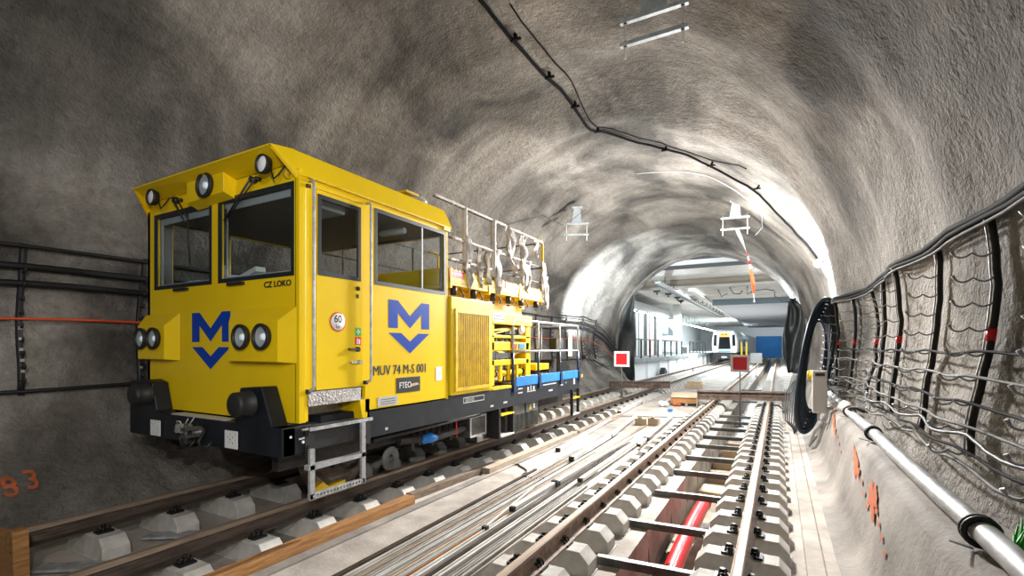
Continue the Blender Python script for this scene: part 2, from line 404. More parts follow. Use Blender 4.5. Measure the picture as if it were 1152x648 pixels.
# kerb with sloping face that carries the pipe
mb = M().use(KERB); ys = [-5+0.25*i for i in range(121)]
prof = [(.46, -.285), (.60, -.22), (.66, -.10), (.80, .50), (.88, .585), (1.45, .60)]
vs = []
for Y in ys:
    sx = 0.25*smooth(16, 24, Y)
    for k, (x, z) in enumerate(prof):
        w = 0.02*noise.noise(Vector((Y*1.1, k*2.0, 3)))+0.006*noise.noise(Vector((Y*6, k*5.0, 3)))
        vs.append((x+w-sx, Y, z+(w*0.6 if 0 < k < 5 else 0)))
k = len(prof)
mb.add(vs, [(j*k+i, j*k+i+1, (j+1)*k+i+1, (j+1)*k+i) for j in range(len(ys)-1) for i in range(k-1)], True)
mb.recentre = False
struct(mb.obj('trim_2', flip=True))
# groove joint along the walkway strip
mb = M().use(WOODD)
mb.box(.355, .368, -1, 24.5, -.2925, -.2885)
struct(mb.obj('trim_3'))
# ------------------------------------------------------------------ rails
def rail_prof(x):
    h = [(-.075, -.172), (.075, -.172), (.075, -.160), (.012, -.140), (.009, -.055), (.034, -.040), (.036, -.008), (.028, 0), (-.028, 0), (-.036, -.008), (-.034, -.040), (-.009, -.055), (-.012, -.140), (-.075, -.160)]
    return [(x+a, b) for a, b in h]
def rail(x, y0, y1, m, mt, label):
    mb = M().use(m).prism(rail_prof(x), 'y', y0, y1)
    mb.use(mt); mb.box(x-.027, x+.027, y0+.001, y1-.001, -.0005, .0012)
    mb.m[2:] = mb.m[2:]
    # head faces take the worn material
    for i, f in enumerate(mb.f):
        c = [mb.v[j] for j in f]
        if len(f) == 4 and min(q[2] for q in c) > -.045: mb.m[i] = 1
    o = mb.obj('rail'); tag(o, label, 'rail')
    return o
RX = (-6.045, -4.535, -1.773, -.266)
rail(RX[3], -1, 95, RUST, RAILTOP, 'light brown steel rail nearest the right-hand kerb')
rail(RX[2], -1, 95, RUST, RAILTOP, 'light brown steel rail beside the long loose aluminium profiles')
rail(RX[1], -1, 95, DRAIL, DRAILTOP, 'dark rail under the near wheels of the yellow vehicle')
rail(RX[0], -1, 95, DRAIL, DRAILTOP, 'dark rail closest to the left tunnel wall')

# ------------------------------------------------------------------ concrete sleeper blocks with spring clips
def block_mesh():
    mb = M().use(BLOCKC)
    out = [(-.38, 0), (-.38, .11), (-.29, .205), (.29, .205), (.38, .11), (.38, 0)]
    vs = [(x, -.120+.012*z/.2, z) for x, z in out]+[(x, .120-.012*z/.2, z) for x, z in out]
    fs = [(5, 4, 3, 2, 1, 0), (6, 7, 8, 9, 10, 11)]+[(i, (i+1) % 6, 6+(i+1) % 6, 6+i) for i in range(6)]
    mb.box(-.40, .40, -.135, .135, 0, .010)
    mb.add(vs, fs); return mb
def clip_mesh(s):
    mb = M().use(CLIPM); pts = []
    # w-shaped spring seen as stacked loops beside the rail foot, held by a screw
    for i in range(29):
        t = i/28; q = t*2*PI*2.5
        pts.append((s*(.105+.028*math.cos(q)), -.062+.124*t, .233+.026*math.sin(q)))
    mb.tube(pts, .0085, 6)
    mb.obox((s*.115, 0, .215), (.10, .135, .02))
    mb.cyl((s*.105, 0, .20), (s*.105, 0, .277), .013, n=8); mb.cyl((s*.105, 0, .26), (s*.105, 0, .283), .024, n=6)
    return mb
bt = thing('sleeper_block', (0, 0, FZ), 'x', 'sleeper')
def local(mb, name, parent, bevel=0):
    mb.v = [(q[0]+bt.location.x, q[1]+bt.location.y, q[2]+bt.location.z) for q in mb.v]; return mb.obj(name, parent=parent, bevel=bevel)
bkids = [local(block_mesh(), 'concrete_block', bt, .006), local(clip_mesh(-1), 'rail_clip', bt), local(clip_mesh(1), 'rail_clip', bt)]
far_block = M(); fm = block_mesh(); fm.v = [(q[0], q[1], q[2]+FZ) for q in fm.v]
farb = fm.obj('sleeper_block'); farb.location = (0, 0, FZ)
tag(farb, 'x', 'sleeper')
first = [True, True]
LBL = {0: ('pale concrete sleeper block under the rail closest to the left wall', 'sleeper blocks of the leftmost rail'),
       1: ('pale concrete sleeper block under the near rail of the yellow vehicle track', 'sleeper blocks under the near rail of the vehicle track'),
       2: ('pale concrete sleeper block under the left rail of the right-hand track', 'sleeper blocks under the left rail of the right-hand track'),
       3: ('pale concrete sleeper block under the right rail, beside the walkway strip', 'sleeper blocks under the rightmost rail')}
ORD = ['', 'second ', 'third ', 'fourth ', 'fifth ', 'sixth ', 'seventh ', 'eighth ', 'ninth ', 'tenth ', 'eleventh ', 'twelfth ', 'thirteenth ', 'fourteenth ', 'fifteenth ']
seen = {0: 0, 1: 0, 2: 0, 3: 0}
def in_frame(x, y, z):
    q = cam.matrix_basis.inverted() @ Vector((x, y, z))
    if q.z > -.2: return False
    u = 576+544*q.x/-q.z; v = 390-544*q.y/-q.z
    return 0 < u < 1152 and v < 645
def put_block(x, y, r, near=True):
    lab, grp = LBL[r]
    if not near: lab = lab.replace('pale concrete', 'small distant concrete'); grp = 'distant '+grp
    elif in_frame(x, y, -.2):
        seen[r] += 1
        if seen[r] <= 8: lab = (ORD[seen[r]-1]+'nearest '+lab).replace('nearest pale', 'nearest whole pale')
    if near:
        if first[0]: first[0] = False; bt.location = (x, y, FZ); bt['label'] = lab; bt['group'] = grp; return
        copy_thing(bt, bkids, (x, y, FZ), 0, lab, grp)
    else:
        if first[1]: first[1] = False; farb.location = (x, y, FZ); farb['label'] = lab; farb['group'] = grp; return
        copy_thing(farb, [], (x, y, FZ), 0, lab, grp)
k = 0
while True:
    y = 2.52+.555*k; k += 1
    if y > 30: break
    for r, off in ((2, -.08), (3, -.02)): put_block(RX[r]+off, y, r, y < 18)
k = 0
while True:
    y = .95+.65*k; k += 1
    if y > 32: break
    for r, off in ((0, .06), (1, .02)):
        if r == 0 and y < 1.7: continue
        put_block(RX[r]+off, y, r, y < 19)

# steel ties across the right channel
for i, y in enumerate([3.3, 4.40, 5.49, 6.80, 8.06, 9.2, 10.4, 11.5, 12.7, 13.9, 15.1, 19.5, 22.0, 24.6]):
    y0_ = y-.03; y1_ = y+.03; z = -.345
    mb = M().use(TIEM); mb.beam((-1.50, y0_, z), (-.60, y1_, z), .012, .075); mb.beam((-1.50, y0_+.03, z+.034), (-.60, y1_+.03, z+.034), .07, .008)
    for x in (-1.44, -.66): mb.box(x-.05, x+.05, y-.03, y+.04, FZ+.001, z)
    for x in (-1.3, -.70): mb.beam((x, y+.01, z), (x+.03, y+.01, -.80), .02, .006)
    tag(mb.obj('steel_tie'), (ORD[i]+'nearest dark steel angle bar across the trench of the right-hand track') if i < 15 else '', 'tie bar', 'steel ties across the trench')
for k, (u0, y0, u1, y1) in enumerate([(-5.85, 1.75, -5.0, 2.35), (-5.85, 2.6, -5.0, 3.2)]):
    mb = M().use(GALV); mb.beam((u0, y0, FZ+.05), (u1, y1, FZ+.05), .16, .025)
    tag(mb.obj('steel_tie'), ['nearer flat grey steel plate laid askew across the left track trench', 'farther flat grey steel plate laid askew across the left track trench'][k], 'tie bar', 'plates across the left trench')

# things lying in the trench
mb = M().use(REDPIPE); pts = [(-.98+.02*math.sin(i*.5), 2.4+i*.42, -.72+.003*i) for i in range(14)]
mb.tube(pts, .095, 16)
for y in (3.6, 5.0, 6.4, 7.7): mb.tube([(-.98+.02*math.sin((y-2.4)/.42*.5), y-.02, -.72+.007*(y-2.4)), (-.98+.02*math.sin((y-2.4)/.42*.5), y+.02, -.72+.007*(y-2.4))], .102, 16)
tag(mb.obj('drain_pipe'), 'thick red plastic pipe lying in the trench between the rails', 'pipe')
for i, (x, y, w, l, h, rz) in enumerate([(-1.12, 6.4, .2, .7, .14, .05), (-.98, 9.2, .5, .5, .12, -.03), (-1.0, 10.3, .42, .45, .14, .05), (-1.0, 11.6, .5, .6, .12, 0), (-1.15, 4.6, .18, 1.1, .10, .03), (-.98, 12.8, .45, .5, .15, .05), (-1.0, 14.0, .4, .6, .12, -.05)]):
    mb = M().use(CARD if i % 2 else WOODG); mb.obox((x, y, -.98+h/2+.002), (w, l, h), (0, 0, rz))
    mb.obox((x+.01, y, -.98+h*1.05), (w*.96, l*.97, h*.1), (0, 0, rz+.01))
    tag(mb.obj('plank'), 'tan wet board lying at the bottom of the trench', 'board', 'boards in the trench')

# ------------------------------------------------------------------ timber and loose profiles between the tracks
def plank(name, p0, p1, w, h, m, label, group=None, cat='plank', zc=None):
    mb = M().use(m); p0 = Vector(p0); p1 = Vector(p1); n = 6
    d = (p1-p0); sd = Vector((d.y, -d.x, 0)).normalized()*w/2; vs = []
    for i in range(n+1):
        p = p0+d*i/n; w1 = .006*noise.noise(p*3)
        c = .006
        for q in ((-1, 0, 1, 0), (1, 0, -1, 0), (1, 0, 0, c), (1, h, 0, -c), (1, h, -c, 0), (-1, h, c, 0), (-1, h, 0, -c)):
            pass
        vs += [p-sd+Vector((w1, 0, 0)), p+sd+Vector((w1, 0, 0)), p+sd+Vector((w1, 0, h+w1*.4)), p-sd+Vector((w1, 0, h+w1*.4))]
    fs = [(0, 1, 2, 3), (4*n+3, 4*n+2, 4*n+1, 4*n)]
    for i in range(n):
        for k in range(4): fs.append((4*i+k, 4*i+(k+1) % 4, 4*i+4+(k+1) % 4, 4*i+4+k))
    mb.add(vs, fs)
    return tag(mb.obj(name, bevel=.005), label, cat, group)
plank('timber_beam', (-4.02, 1.6, -.298), (-4.02, 4.68, -.298), .13, .11, WOODO, 'orange brown timber beam beside the near rail of the vehicle track')
plank('timber_beam', (-4.12, 4.75, -.295), (-4.02, 6.95, -.295), .10, .09, WOODD, 'dark wet timber beam continuing behind the orange brown beam')
plank('timber_beam', (-3.93, 6.3, -.298), (-3.93, 10.0, -.298), .14, .10, WOODG, 'weathered grey timber beam with ragged edge beside the sleepers')
plank('timber_beam', (-3.96, 10.2, -.298), (-3.92, 13.5, -.298), .12, .08, WOODG, 'weathered timber beam farthest along the vehicle track')
plank('plank', (-3.88, 1.0, -.299), (-3.86, 13.0, -.299), .12, .022, KERB, 'thin grey strip lying along the timber beams')
# long profiles: x at start, y start, x at end, y end, width, height, kind
BARS = [(-3.26, 1.6, -3.37, 6.9, .035, .03, 'd', 'dark steel rod, leftmost of the loose profiles'),
        (-3.14, 1.5, -3.34, 10.2, .050, .03, 'a', 'grey aluminium strip next to the dark rod'),
        (-3.07, 1.5, -3.24, 11.4, .040, .035, 'b', 'brownish steel strip in the left half of the profile bundle'),
        (-3.00, 1.4, -3.12, 9.6, .050, .03, 'a', 'dull aluminium profile beside the brownish strip'),
        (-2.93, 1.5, -2.98, 8.6, .040, .04, 'w', 'pale thin profile in the middle of the bundle'),
        (-2.86, 1.2, -2.88, 12.0, .060, .03, 'b', 'wide brown strip through the middle of the bundle'),
        (-2.79, 1.2, -2.82, 7.4, .035, .03, 'g', 'thin grey strip right of the wide brown strip'),
        (-2.72, 1.2, -2.75, 6.0, .045, .035, 'o', 'rust orange steel strip lying in the bundle'),
        (-2.64, 1.2, -2.74, 9.9, .060, .05, 'w', 'white profile with black clamp halfway along'),
        (-2.56, 1.2, -2.62, 8.6, .030, .045, 'd', 'dark narrow rail strip beside the clamped white profile'),
        (-2.49, 1.2, -2.55, 11.9, .060, .05, 'w', 'long white profile reaching towards the wood blocks'),
        (-2.41, 1.2, -2.44, 7.2, .040, .03, 'a', 'dull aluminium profile second from the sleepers'),
        (-2.33, 1.2, -2.36, 6.4, .060, .04, 'a', 'shiny aluminium profile right beside the sleeper blocks')]
KM = {'d': DRAIL, 'a': ALU, 'b': WOODG, 'w': WHITEM, 'g': GREY, 'o': WOODO}
for x0, y0, x1, y1, w, h, kd, lab in BARS:
    mb = M().use(KM[kd]); p0 = Vector((x0, y0, -.299)); p1 = Vector((x1, y1, -.299)); u = Vector((1, 0, 0)); t = .3
    # a shallow channel section: base plate with two raised lips
    for (a0, a1, hh) in ((-w/2, w/2, h*.55), (-w/2, -w/2+w*.22, h), (w/2-w*.22, w/2, h)):
        mb.hexa([p0+u*a0, p0+u*a1, p1+u*a1, p1+u*a0]+[q+Vector((0, 0, hh)) for q in (p0+u*a0, p0+u*a1, p1+u*a1, p1+u*a0)])
    tag(mb.obj('metal_profile'), lab, 'metal profile', 'loose profiles between the tracks')
def channel(p0, p1, w, h, m, label, clampy=None):
    p0 = Vector(p0); p1 = Vector(p1); mb = M().use(m); sd = Vector((w/2, 0, 0))
    root = thing('metal_profile', p0, label, 'metal profile', 'raised profiles between the tracks')
    mb.hexa([p0-sd, p0+sd, p1+sd, p1-sd]+[q+Vector((0, 0, h)) for q in (p0-sd, p0+sd, p1+sd, p1-sd)])
    mb.obj('profile_bar', parent=root, bevel=.006)
    e = M().use(CLIPM); d = (p1-p0).normalized()
    e.beam(p0-d*.02+Vector((0, 0, h/2)), p0+d*.03+Vector((0, 0, h/2)), w*1.1, h*1.1); e.obj('end_cap', parent=root)
    if clampy:
        t = (clampy-p0.y)/(p1.y-p0.y); q = p0+(p1-p0)*t+Vector((0, 0, h/2))
        c = M().use(CLIPM); c.obox(q, (w*1.5, .06, h*1.7)); c.obox(q+Vector((w*.9, 0, 0)), (.02, .1, h*1.2)); c.obj('clamp', parent=root)
    return root
channel((-3.05, 7.6, -.265), (-3.16, 10.6, -.265), .075, .075, WHITEM, 'short white boxed profile with dark end lying on the bundle')
channel((-3.13, 10.0, -.262), (-3.42, 13.2, -.262), .07, .06, WHITEM, 'white boxed profile ending by the wood blocks')
channel((-2.70, 4.9, -.24), (-2.66, 10.0, -.24), .055, .05, WHITEM, 'raised white profile with black clamp', 6.1)
channel((-2.44, 6.4, -.235), (-2.44, 9.7, -.235), .06, .05, WHITEM, 'raised white profile nearest the right-hand track')
channel((-2.33, 9.2, -.235), (-2.52, 13.6, -.235), .06, .05, WHITEM, 'white profile pointing at the white and orange scraps', 9.9)
channel((-3.60, 8.3, -.29), (-3.92, 12.6, -.29), .08, .06, WHITEM, 'white profile standing apart beside the weathered timber')
channel((-4.0, 13.6, -.28), (-4.3, 18.6, -.28), .10, .09, WHITEM, 'thick white profile in front of the left brown beam')
channel((-3.35, 16.9, -.28), (-3.55, 20.5, -.28), .10, .08, WHITEM, 'distant white profile left of the tan board')
mb = M().use(WHITEM); mb.beam((-2.72, 4.35, -.25), (-2.92, 5.9, -.25), .022, .018); mb.use(CLIPM); mb.obox((-2.71, 4.33, -.255), (.06, .05, .05))
tag(mb.obj('thin_rod'), 'thin pale rod with a black foot lying on the profiles', 'rod')
# wood blocks
for i, (x, y, w, l, h, rz, lab) in enumerate([(-3.02, 12.15, .28, .16, .17, .2, 'left wooden offcut block of the pair behind the profiles'), (-2.72, 12.25, .26, .17, .18, -.1, 'right wooden offcut block of the pair behind the profiles')]):
    mb = M().use(CARD).obox((x, y, -.30+h/2+.001), (w, l, h), (0, 0, rz)); mb.use(WOODD); mb.obox((x-.02, y, -.30+h+.012), (w*.35, l*.9, .02), (0, 0, rz))
    tag(mb.obj('wood_block', bevel=.008), lab, 'wood block')
# small scraps beyond
for x, y, s, m, lab, cat in [(-2.95, 16.6, .34, OPAINT, 'orange crumpled scrap in front of the right brown beam', 'scrap'), (-3.3, 16.2, .45, WHITE, 'white crumpled scrap left of the orange one', 'scrap'), (-2.85, 15.0, .22, BLUEB, 'small blue and white scrap beside the right-hand track', 'scrap'),
                         (.42, 13.2, .16, BLUEB, 'small blue scrap at the foot of the kerb', 'scrap')]:
    mb = M().use(m); vs = []; n = 10
    for i in range(6):
        for j in range(n):
            q = 2*PI*j/n; ph = PI*i/5; r = s/2*(.75+.6*noise.noise(Vector((x*3+math.cos(q)*1.5*math.sin(ph), y+math.sin(q)*1.5*math.sin(ph), i*.9))))
            vs.append((x+r*math.cos(q)*math.sin(ph), y+r*math.sin(q)*math.sin(ph), -.29+s*.22+r*.5*math.cos(ph)))
    mb.add(vs, [(i*n+j, i*n+(j+1) % n, (i+1)*n+(j+1) % n, (i+1)*n+j) for i in range(5) for j in range(n)])
    tag(mb.obj('scrap'), lab, cat)
mb = M().use(GALV).beam((-4.0, 13.3, -.28), (-2.3, 13.9, -.28), .06, .035)
tag(mb.obj('crossing_strip'), 'pale flat strip lying crosswise between the two tracks', 'strip')
mb = M().use(CABLE); pts = [(-3.9+.9*i/20+.05*math.sin(i*.9), 7.0+.15*math.sin(i*.35)-i*.03, -.285) for i in range(21)]
mb.tube(pts, .012, 6); tag(mb.obj('loose_cable'), 'thin black cable curling beside the dark timber end', 'cable')

# ------------------------------------------------------------------ brown beam pairs blocking the tracks
def beam_pair(p0, p1, z, label):
    root = thing('steel_beam_pair', ((p0[0]+p1[0])/2, (p0[1]+p1[1])/2, z), label, 'beam')
    d = Vector((p1[0]-p0[0], p1[1]-p0[1], 0)); sd = Vector((d.y, -d.x, 0)).normalized()
    for k, off in enumerate((.09, -.09)):
        mb = M().use(DBEAM); a = Vector((p0[0], p0[1], z))+sd*off; b = Vector((p1[0], p1[1], z))+sd*off
        mb.beam(a+Vector((0, 0, .012)), b+Vector((0, 0, .012)), .17, .024)
        mb.beam(a+Vector((0, 0, .13)), b+Vector((0, 0, .13)), .022, .24)
        mb.beam(a+Vector((0, 0, .25)), b+Vector((0, 0, .25)), .15, .035)
        mb.beam(a+Vector((0, 0, .14)), b+Vector((0, 0, .14)), .06, .05)
        mb.obj('steel_beam', parent=root, bevel=.004)
    return root
beam_pair((-2.25, 16.3), (.30, 17.1), .002, 'dark brown steel beam pair laid across the right-hand track')
beam_pair((-6.0, 19.1), (-3.85, 20.1), .002, 'brown steel beam pair laid across the left track')
mb = M().use(CARD); mb.obox((-2.75, 17.3, .02), (.95, 1.4, .06), (.0, 0, .15)); mb.use(WOODO); mb.obox((-2.72, 16.66, -.1), (.86, .05, .18), (0, 0, .15)); mb.use(WOODG)
for q in (-.35, 0, .35): mb.obox((-2.75+q, 17.3, -.15), (.08, 1.3, .28), (0, 0, .15))
tag(mb.obj('board_pallet'), 'tan board platform on timber next to the right brown beam', 'pallet')

# ------------------------------------------------------------------ stop signs
def sign(x, y, zb, zc, w, board, label, name='stop_sign', rim=WHITE):
    root = thing(name, (x, y, zb), label, 'sign')
    mb = M().use(TIEM); mb.cyl((x, y, zb), (x, y, zc-w/2), .016, n=10); mb.box(x-.09, x+.09, y-.05, y+.05, zb-.0, zb+.03); mb.box(x-.03, x+.03, y-.04, y+.04, zb+.02, zb+.12); mb.obj('post', parent=root)
    mb = M().use(rim); mb.box(x-w/2, x+w/2, y-.012, y+.012, zc-w/2, zc+w/2); f = mb.obj('board', parent=root)
    mb = M().use(board); k = w*.36; mb.box(x-k, x+k, y-.020, y-.012, zc-k, zc+k); mb.obj('red_square', parent=f)
    return root
sign(-4.50, 15.6, 0, 1.26, .50, BRED, 'bright red square stop board with white rim on the left track')
sign(-.85, 13.4, FZ+.03, 1.24, .44, DRED, 'dark red square stop board on a post in the right-hand track', rim=GREY)
sign(-5.0, 34.0, 0.02, .95, .60, WHITE, 'small white board on a thin post below the platform edge', 'track_marker')
sign(-1.05, 29, 0.02, 1.05, .55, GREY, 'small grey board on a thin post in the distant right-hand track', 'track_marker', rim=GREY)

# ------------------------------------------------------------------ pipe on the kerb
root = thing('steel_pipe', (.92, 5, .60), 'long dented galvanised pipe lying on the right-hand kerb', 'pipe')
mb = M().use(PIPEM); pts = [(.93+.008*math.sin(i*.9)-.22*smooth(16, 24, i*.5), i*.5-1, .690+.004*math.sin(i*1.7)) for i in range(43)]
mb.tube(pts, .058, 20); mb.obj('pipe_body', parent=root)
for y in (3.42, 6.7, 8.8, 12.0, 15.5):
    mb = M().use(RUBBER)
    for dy in (-.02, .02): mb.tube([(.93+.072*math.cos(2*PI*i/20), y+dy, .69+.072*math.sin(2*PI*i/20)) for i in range(20)], .016, 6, closed=True)
    c = mb.obj('pipe_clamp', parent=root)
    mb = M().use(GALV); mb.obox((.845, y-.02, .615), (.10, .035, .008), (0, .25, 0)); mb.obj('clamp_tab', parent=c)
mb = M().use(PLASTIC); vs = []; n = 14
for i in range(9):
    for j in range(n):
        q = 2*PI*j/n; r = .085+.05*noise.noise(Vector((i*.8, math.cos(q)*2, math.sin(q)*2)))
        r = r if 0 < i < 8 else .05
        vs.append((.93+r*math.cos(q), 8.9+.075*i, .70+r*math.sin(q)))
mb.add(vs, [(i*n+j, i*n+(j+1) % n, (i+1)*n+(j+1) % n, (i+1)*n+j) for i in range(8) for j in range(n)], True)
tag(mb.obj('wrap'), 'crumpled pale wrapping tied around the pipe by the grey box', 'wrapping')
mb = M().use(RUBBER)
for k in range(3): mb.tube([(.98+.10*math.cos(2*PI*i/20+k), 8.35+.13*math.sin(2*PI*i/20)*(1+.2*k), .78+.03*math.sin(4*PI*i/20+k)) for i in range(20)], .012, 6, closed=True)
tag(mb.obj('cable_bundle'), 'small black cable bundle resting on the pipe', 'cable bundle')
mb = M().use(GREEN)
for k in range(7):
    x0 = .98+.02*k; y0 = 3.12+.04*k; mb.tube([(x0, y0, .60), (x0-.01, y0+.03*(k % 3), .70), (x0+.03*(k % 2), y0+.05, .77+.01*k)], [.012, .010, .003], 5)
tag(mb.obj('green_strap'), 'bright green frayed strap behind the pipe at the frame edge', 'strap')
# orange spray marks on the kerb face
def kerb_patch(y0, y1, z0, z1, seed, lab):
    mb = M().use(OPAINT); c = ((y0+y1)/2, (z0+z1)/2)
    def blob(cy, cz, ry, rz, sd, tilt):
        n = 44; pts = []
        for i in range(n):
            q = 2*PI*i/n; r = .62+.5*noise.noise(Vector((math.cos(q)*2.2, math.sin(q)*2.2, sd)))+.32*noise.noise(Vector((math.cos(q)*7, math.sin(q)*7, sd)))
            y = cy+ry*r*math.cos(q); z = cz+rz*r*math.sin(q)+tilt*(y-cy); pts.append((.66+(z+.10)/.6*.14-.016, y, z))
        mb.add(pts+[(.66+(cz+.10)/.6*.14-.018, cy, cz)], [(i, (i+1) % n, n) for i in range(n)])
    blob(c[0], c[1], (y1-y0)/2, (z1-z0)/2, seed, .25)
    for k in range(4): blob(c[0]-(y1-y0)*(.25+.22*k), c[1]-.05*k-.03, .09-.012*k, .035, seed+k+1, .2)
    mb.recentre = False
    tag(mb.obj('spray_mark', flip=True), lab, 'paint mark')
for i, (a, b, c_, d, lab) in enumerate([(6.0, 7.2, .27, .47, 'upper orange spray mark on the sloping kerb'), (4.9, 5.8, .14, .44, 'lower orange spray mark on the sloping kerb'), (8.5, 10.0, .36, .5, 'orange spray mark on the kerb below the grey box')]):
    kerb_patch(a, b, c_, d, i*3.3, lab)

# ------------------------------------------------------------------ right wall cable rack
POSTY = [3.15, 4.30, 5.45, 6.60, 7.75, 8.90, 10.05, 11.2, 12.35, 13.5, 14.65]
def rx(y, z, inset): return wall_x(y, z, 1, inset)
for i, y in enumerate(POSTY):
    z0, z1 = .93, 2.52
    root = thing('cable_rack_post', (rx(y, z0, .04), y, z0), 'black curved cable rack post on the right wall, '+(['cut off at the picture edge', 'nearest whole one']+[o+'nearest whole one' for o in ORD[1:10]])[i], 'cable rack post', 'cable rack posts on the right wall')
    mb = M().use(CABLE); zz = [z0+(z1-z0)*k/14 for k in range(15)]
    mb.tube([(rx(y, z, .045), y, z) for z in zz], .021, 8)
    mb.obj('post_bar', parent=root)
    mb = M().use(GALV)
    mb.tube([(rx(y, z, .075), y+.012, z) for z in zz], .006, 5); mb.obj('support_strip', parent=root)
    if y < 9:
        for k in range(9):
            z = 2.28-.165*k; x = rx(y, z, .06); a = M().use(GALV); L = .21
            pts = [(x-L*t/12, y, z+.0-.028*abs(math.sin(PI*2*t/12))+(.02 if t == 12 else 0)+.006) for t in range(13)]
            a.tube(pts, [.007]*12+[.012], 6); a.obj('hook', parent=root)
    else:
        a = M().use(GALV)
        for k in range(9):
            z = 2.28-.165*k; x = rx(y, z, .06)
            a.tube([(x-.21*t/6, y, z-.028*abs(math.sin(PI*2*t/6+.3))) for t in range(7)], .008, 4)
        a.obj('hook', parent=root)['kind'] = 'stuff'
    
    if i % 2 == 1 or i > 4: mb = M().use(RED); mb.tube([(rx(y, z, .05), y, z) for z in (1.70, 1.78)], .028, 8); mb.obj('red_band', parent=root)
for k, (z, r, m, nm) in enumerate([(2.56, .026, WCAB, 'upper'), (2.515, .020, WCAB, 'middle'), (2.475, .012, DCAB, 'lower')]):
    mb = M().use(m); yy = [1.0+.3*i for i in range(60)]
    mb.tube([(rx(y, z, .06+.012*k)+.005*math.sin(y*2+k), y, z+.006*math.sin(y*2.7+k*2)) for y in yy], r, 8)
    tag(mb.obj('wall_cable'), nm+' cable of the bundle along the top of the right wall rack', 'cable')
zz = [1.66, 1.50, 1.335, 1.17, 1.02]
nmz = ['topmost', 'second from top', 'third from top', 'fourth from top', 'lowest but one']
for k, z in enumerate(zz):
    mb = M().use(WCAB if k % 2 == 0 else DCAB); yy = [1.0+.144*i for i in range(105)]
    mb.tube([(rx(y, z, .11+.02*(k % 3)), y, z-.028-.03*abs(math.sin(PI*(y-POSTY[0])/1.15))*(.6+.3*(k % 3))+.004*math.sin(y*5+k)) for y in yy], .011, 6)
    tag(mb.obj('wall_cable'), 'grey black sagging cable, '+nmz[k]+' of those on the right wall hooks', 'cable')
for k, (zb, lab) in enumerate([(.92, 'slack dark cable drooping along the bottom of the right wall hooks'), (1.10, 'slack cable crossing low over the foot of the right wall rack')]):
    mb = M().use(DCAB if k == 0 else CABLE); yy = [1.0+.12*i for i in range(125)]
    mb.tube([(rx(y, max(zb, .8), .12+.05*k+.03*math.sin(y*1.9+k)), y, zb-.05*abs(math.sin(PI*(y-POSTY[0])/1.15+k*.7))-.02*k*math.sin(y*1.3)) for y in yy], .012, 6)
    tag(mb.obj('wall_cable'), lab, 'cable')

# ------------------------------------------------------------------ left wall cable rack
def lx(y, z, inset): return wall_x(y, z, -1, inset)
for y, where in ((2.25, 'near the left picture edge'), (3.5, 'right beside the nose of the vehicle'), (4.75, 'hidden behind the cab'), (16.5, 'seen through the deck railing, nearest'), (17.8, 'seen through the deck railing, second'), (19.1, 'seen through the deck railing, third'), (20.4, 'beside the end of the deck'), (21.7, 'last before the dark curtain')):
    root = thing('cable_rack_post', (lx(y, 1.1, .05), y, 1.1), 'black notched cable rack post on the left wall, '+where, 'cable rack post', 'cable rack posts on the left wall')
    mb = M().use(BLACK); zz = [1.08+1.82*k/12 for k in range(13)]
    mb.tube([(lx(y, z, .07), y, z) for z in zz], .034, 8); mb.obj('post_bar', parent=root)
    for k in range(9):
        z = 1.25+.165*k; x = lx(y, z, .08); a = M().use(BLACK); a.tube([(x, y, z), (x+.05, y, z-.02), (x+.10, y, z-.015), (x+.12, y, z+.03)], .014, 6); a.obj('hook', parent=root)
    a = M().use(GREY)
    for k in range(5): z = 1.35+.13*k; x = lx(y, z, .115); a.box(x-.004, x+.014, y-.018, y+.018, z, z+.035)
    a.obj('support_strip', parent=root)
def ldrop(y): return -1.3*smooth(20.5, 26, y)
for z, r, m, lab in [(2.86, .024, BLACK, 'thin black rail along the top of the left wall rack'), (2.62, .042, CABLE, 'thick black cable under the top rail on the left wall'), (2.42, .040, CABLE, 'second thick black cable on the left wall'),
                     (2.0, .016, ORANGE, 'orange cable running along the left wall'), (1.13, .024, BLACK, 'black rail along the foot of the left wall rack')]:
    mb = M().use(m); yy = [-1.5+.35*i for i in range(76)]
    mb.tube([(lx(y, max(z+ldrop(y), .9), .11), y, max(z+ldrop(y), .35)+.012*math.sin(y*1.9+z)) for y in yy], r, 8)
    tag(mb.obj('wall_cable'), lab, 'cable')
for k in range(4):
    mb = M().use(CABLE); mb.tube([(lx(20.4+i*.17, max(.75, 1.9-.25*k-(.35+.1*k)*math.sin(PI*i/16)-.04*i), .14+.03*k), 20.4+i*(.17+.02*k), max(.75, 1.9-.25*k-(.35+.1*k)*math.sin(PI*i/16)-.04*i)) for i in range(17)], .014, 6)
    tag(mb.obj('loose_cable'), 'thin black cable hanging in a loop on the left wall before the dark curtain', 'cable', 'slack loops on the left wall')

# orange sprayed number on the left wall
for ch, y, z, sd in (('8', 1.90, .05, 'left'), ('3', 2.08, .09, 'right')):
    cu = D.curves.new('n', 'FONT'); cu.body = ch; cu.size = .26; cu.offset = .004; t = D.objects.new('n', cu); COL.objects.link(t); bpy.context.view_layer.update()
    me = D.meshes.new_from_object(t); COL.objects.unlink(t); D.objects.remove(t)
    import bmesh
    bm = bmesh.new(); bm.from_mesh(me); bmesh.ops.triangulate(bm, faces=bm.faces); bmesh.ops.subdivide_edges(bm, edges=bm.edges, cuts=1); bm.to_mesh(me); bm.free()
    for v in me.vertices:
        yy = y+v.co.x; zz_ = z+v.co.y; v.co = (wall_x(yy, zz_, -1, 0)+.03, yy, zz_)
    me.materials.clear(); me.materials.append(OPAINT); o = D.objects.new('painted_digit', me); COL.objects.link(o)
    tag(o, 'orange sprayed digit low on the left tunnel wall, %s of the two' % sd, 'paint mark')

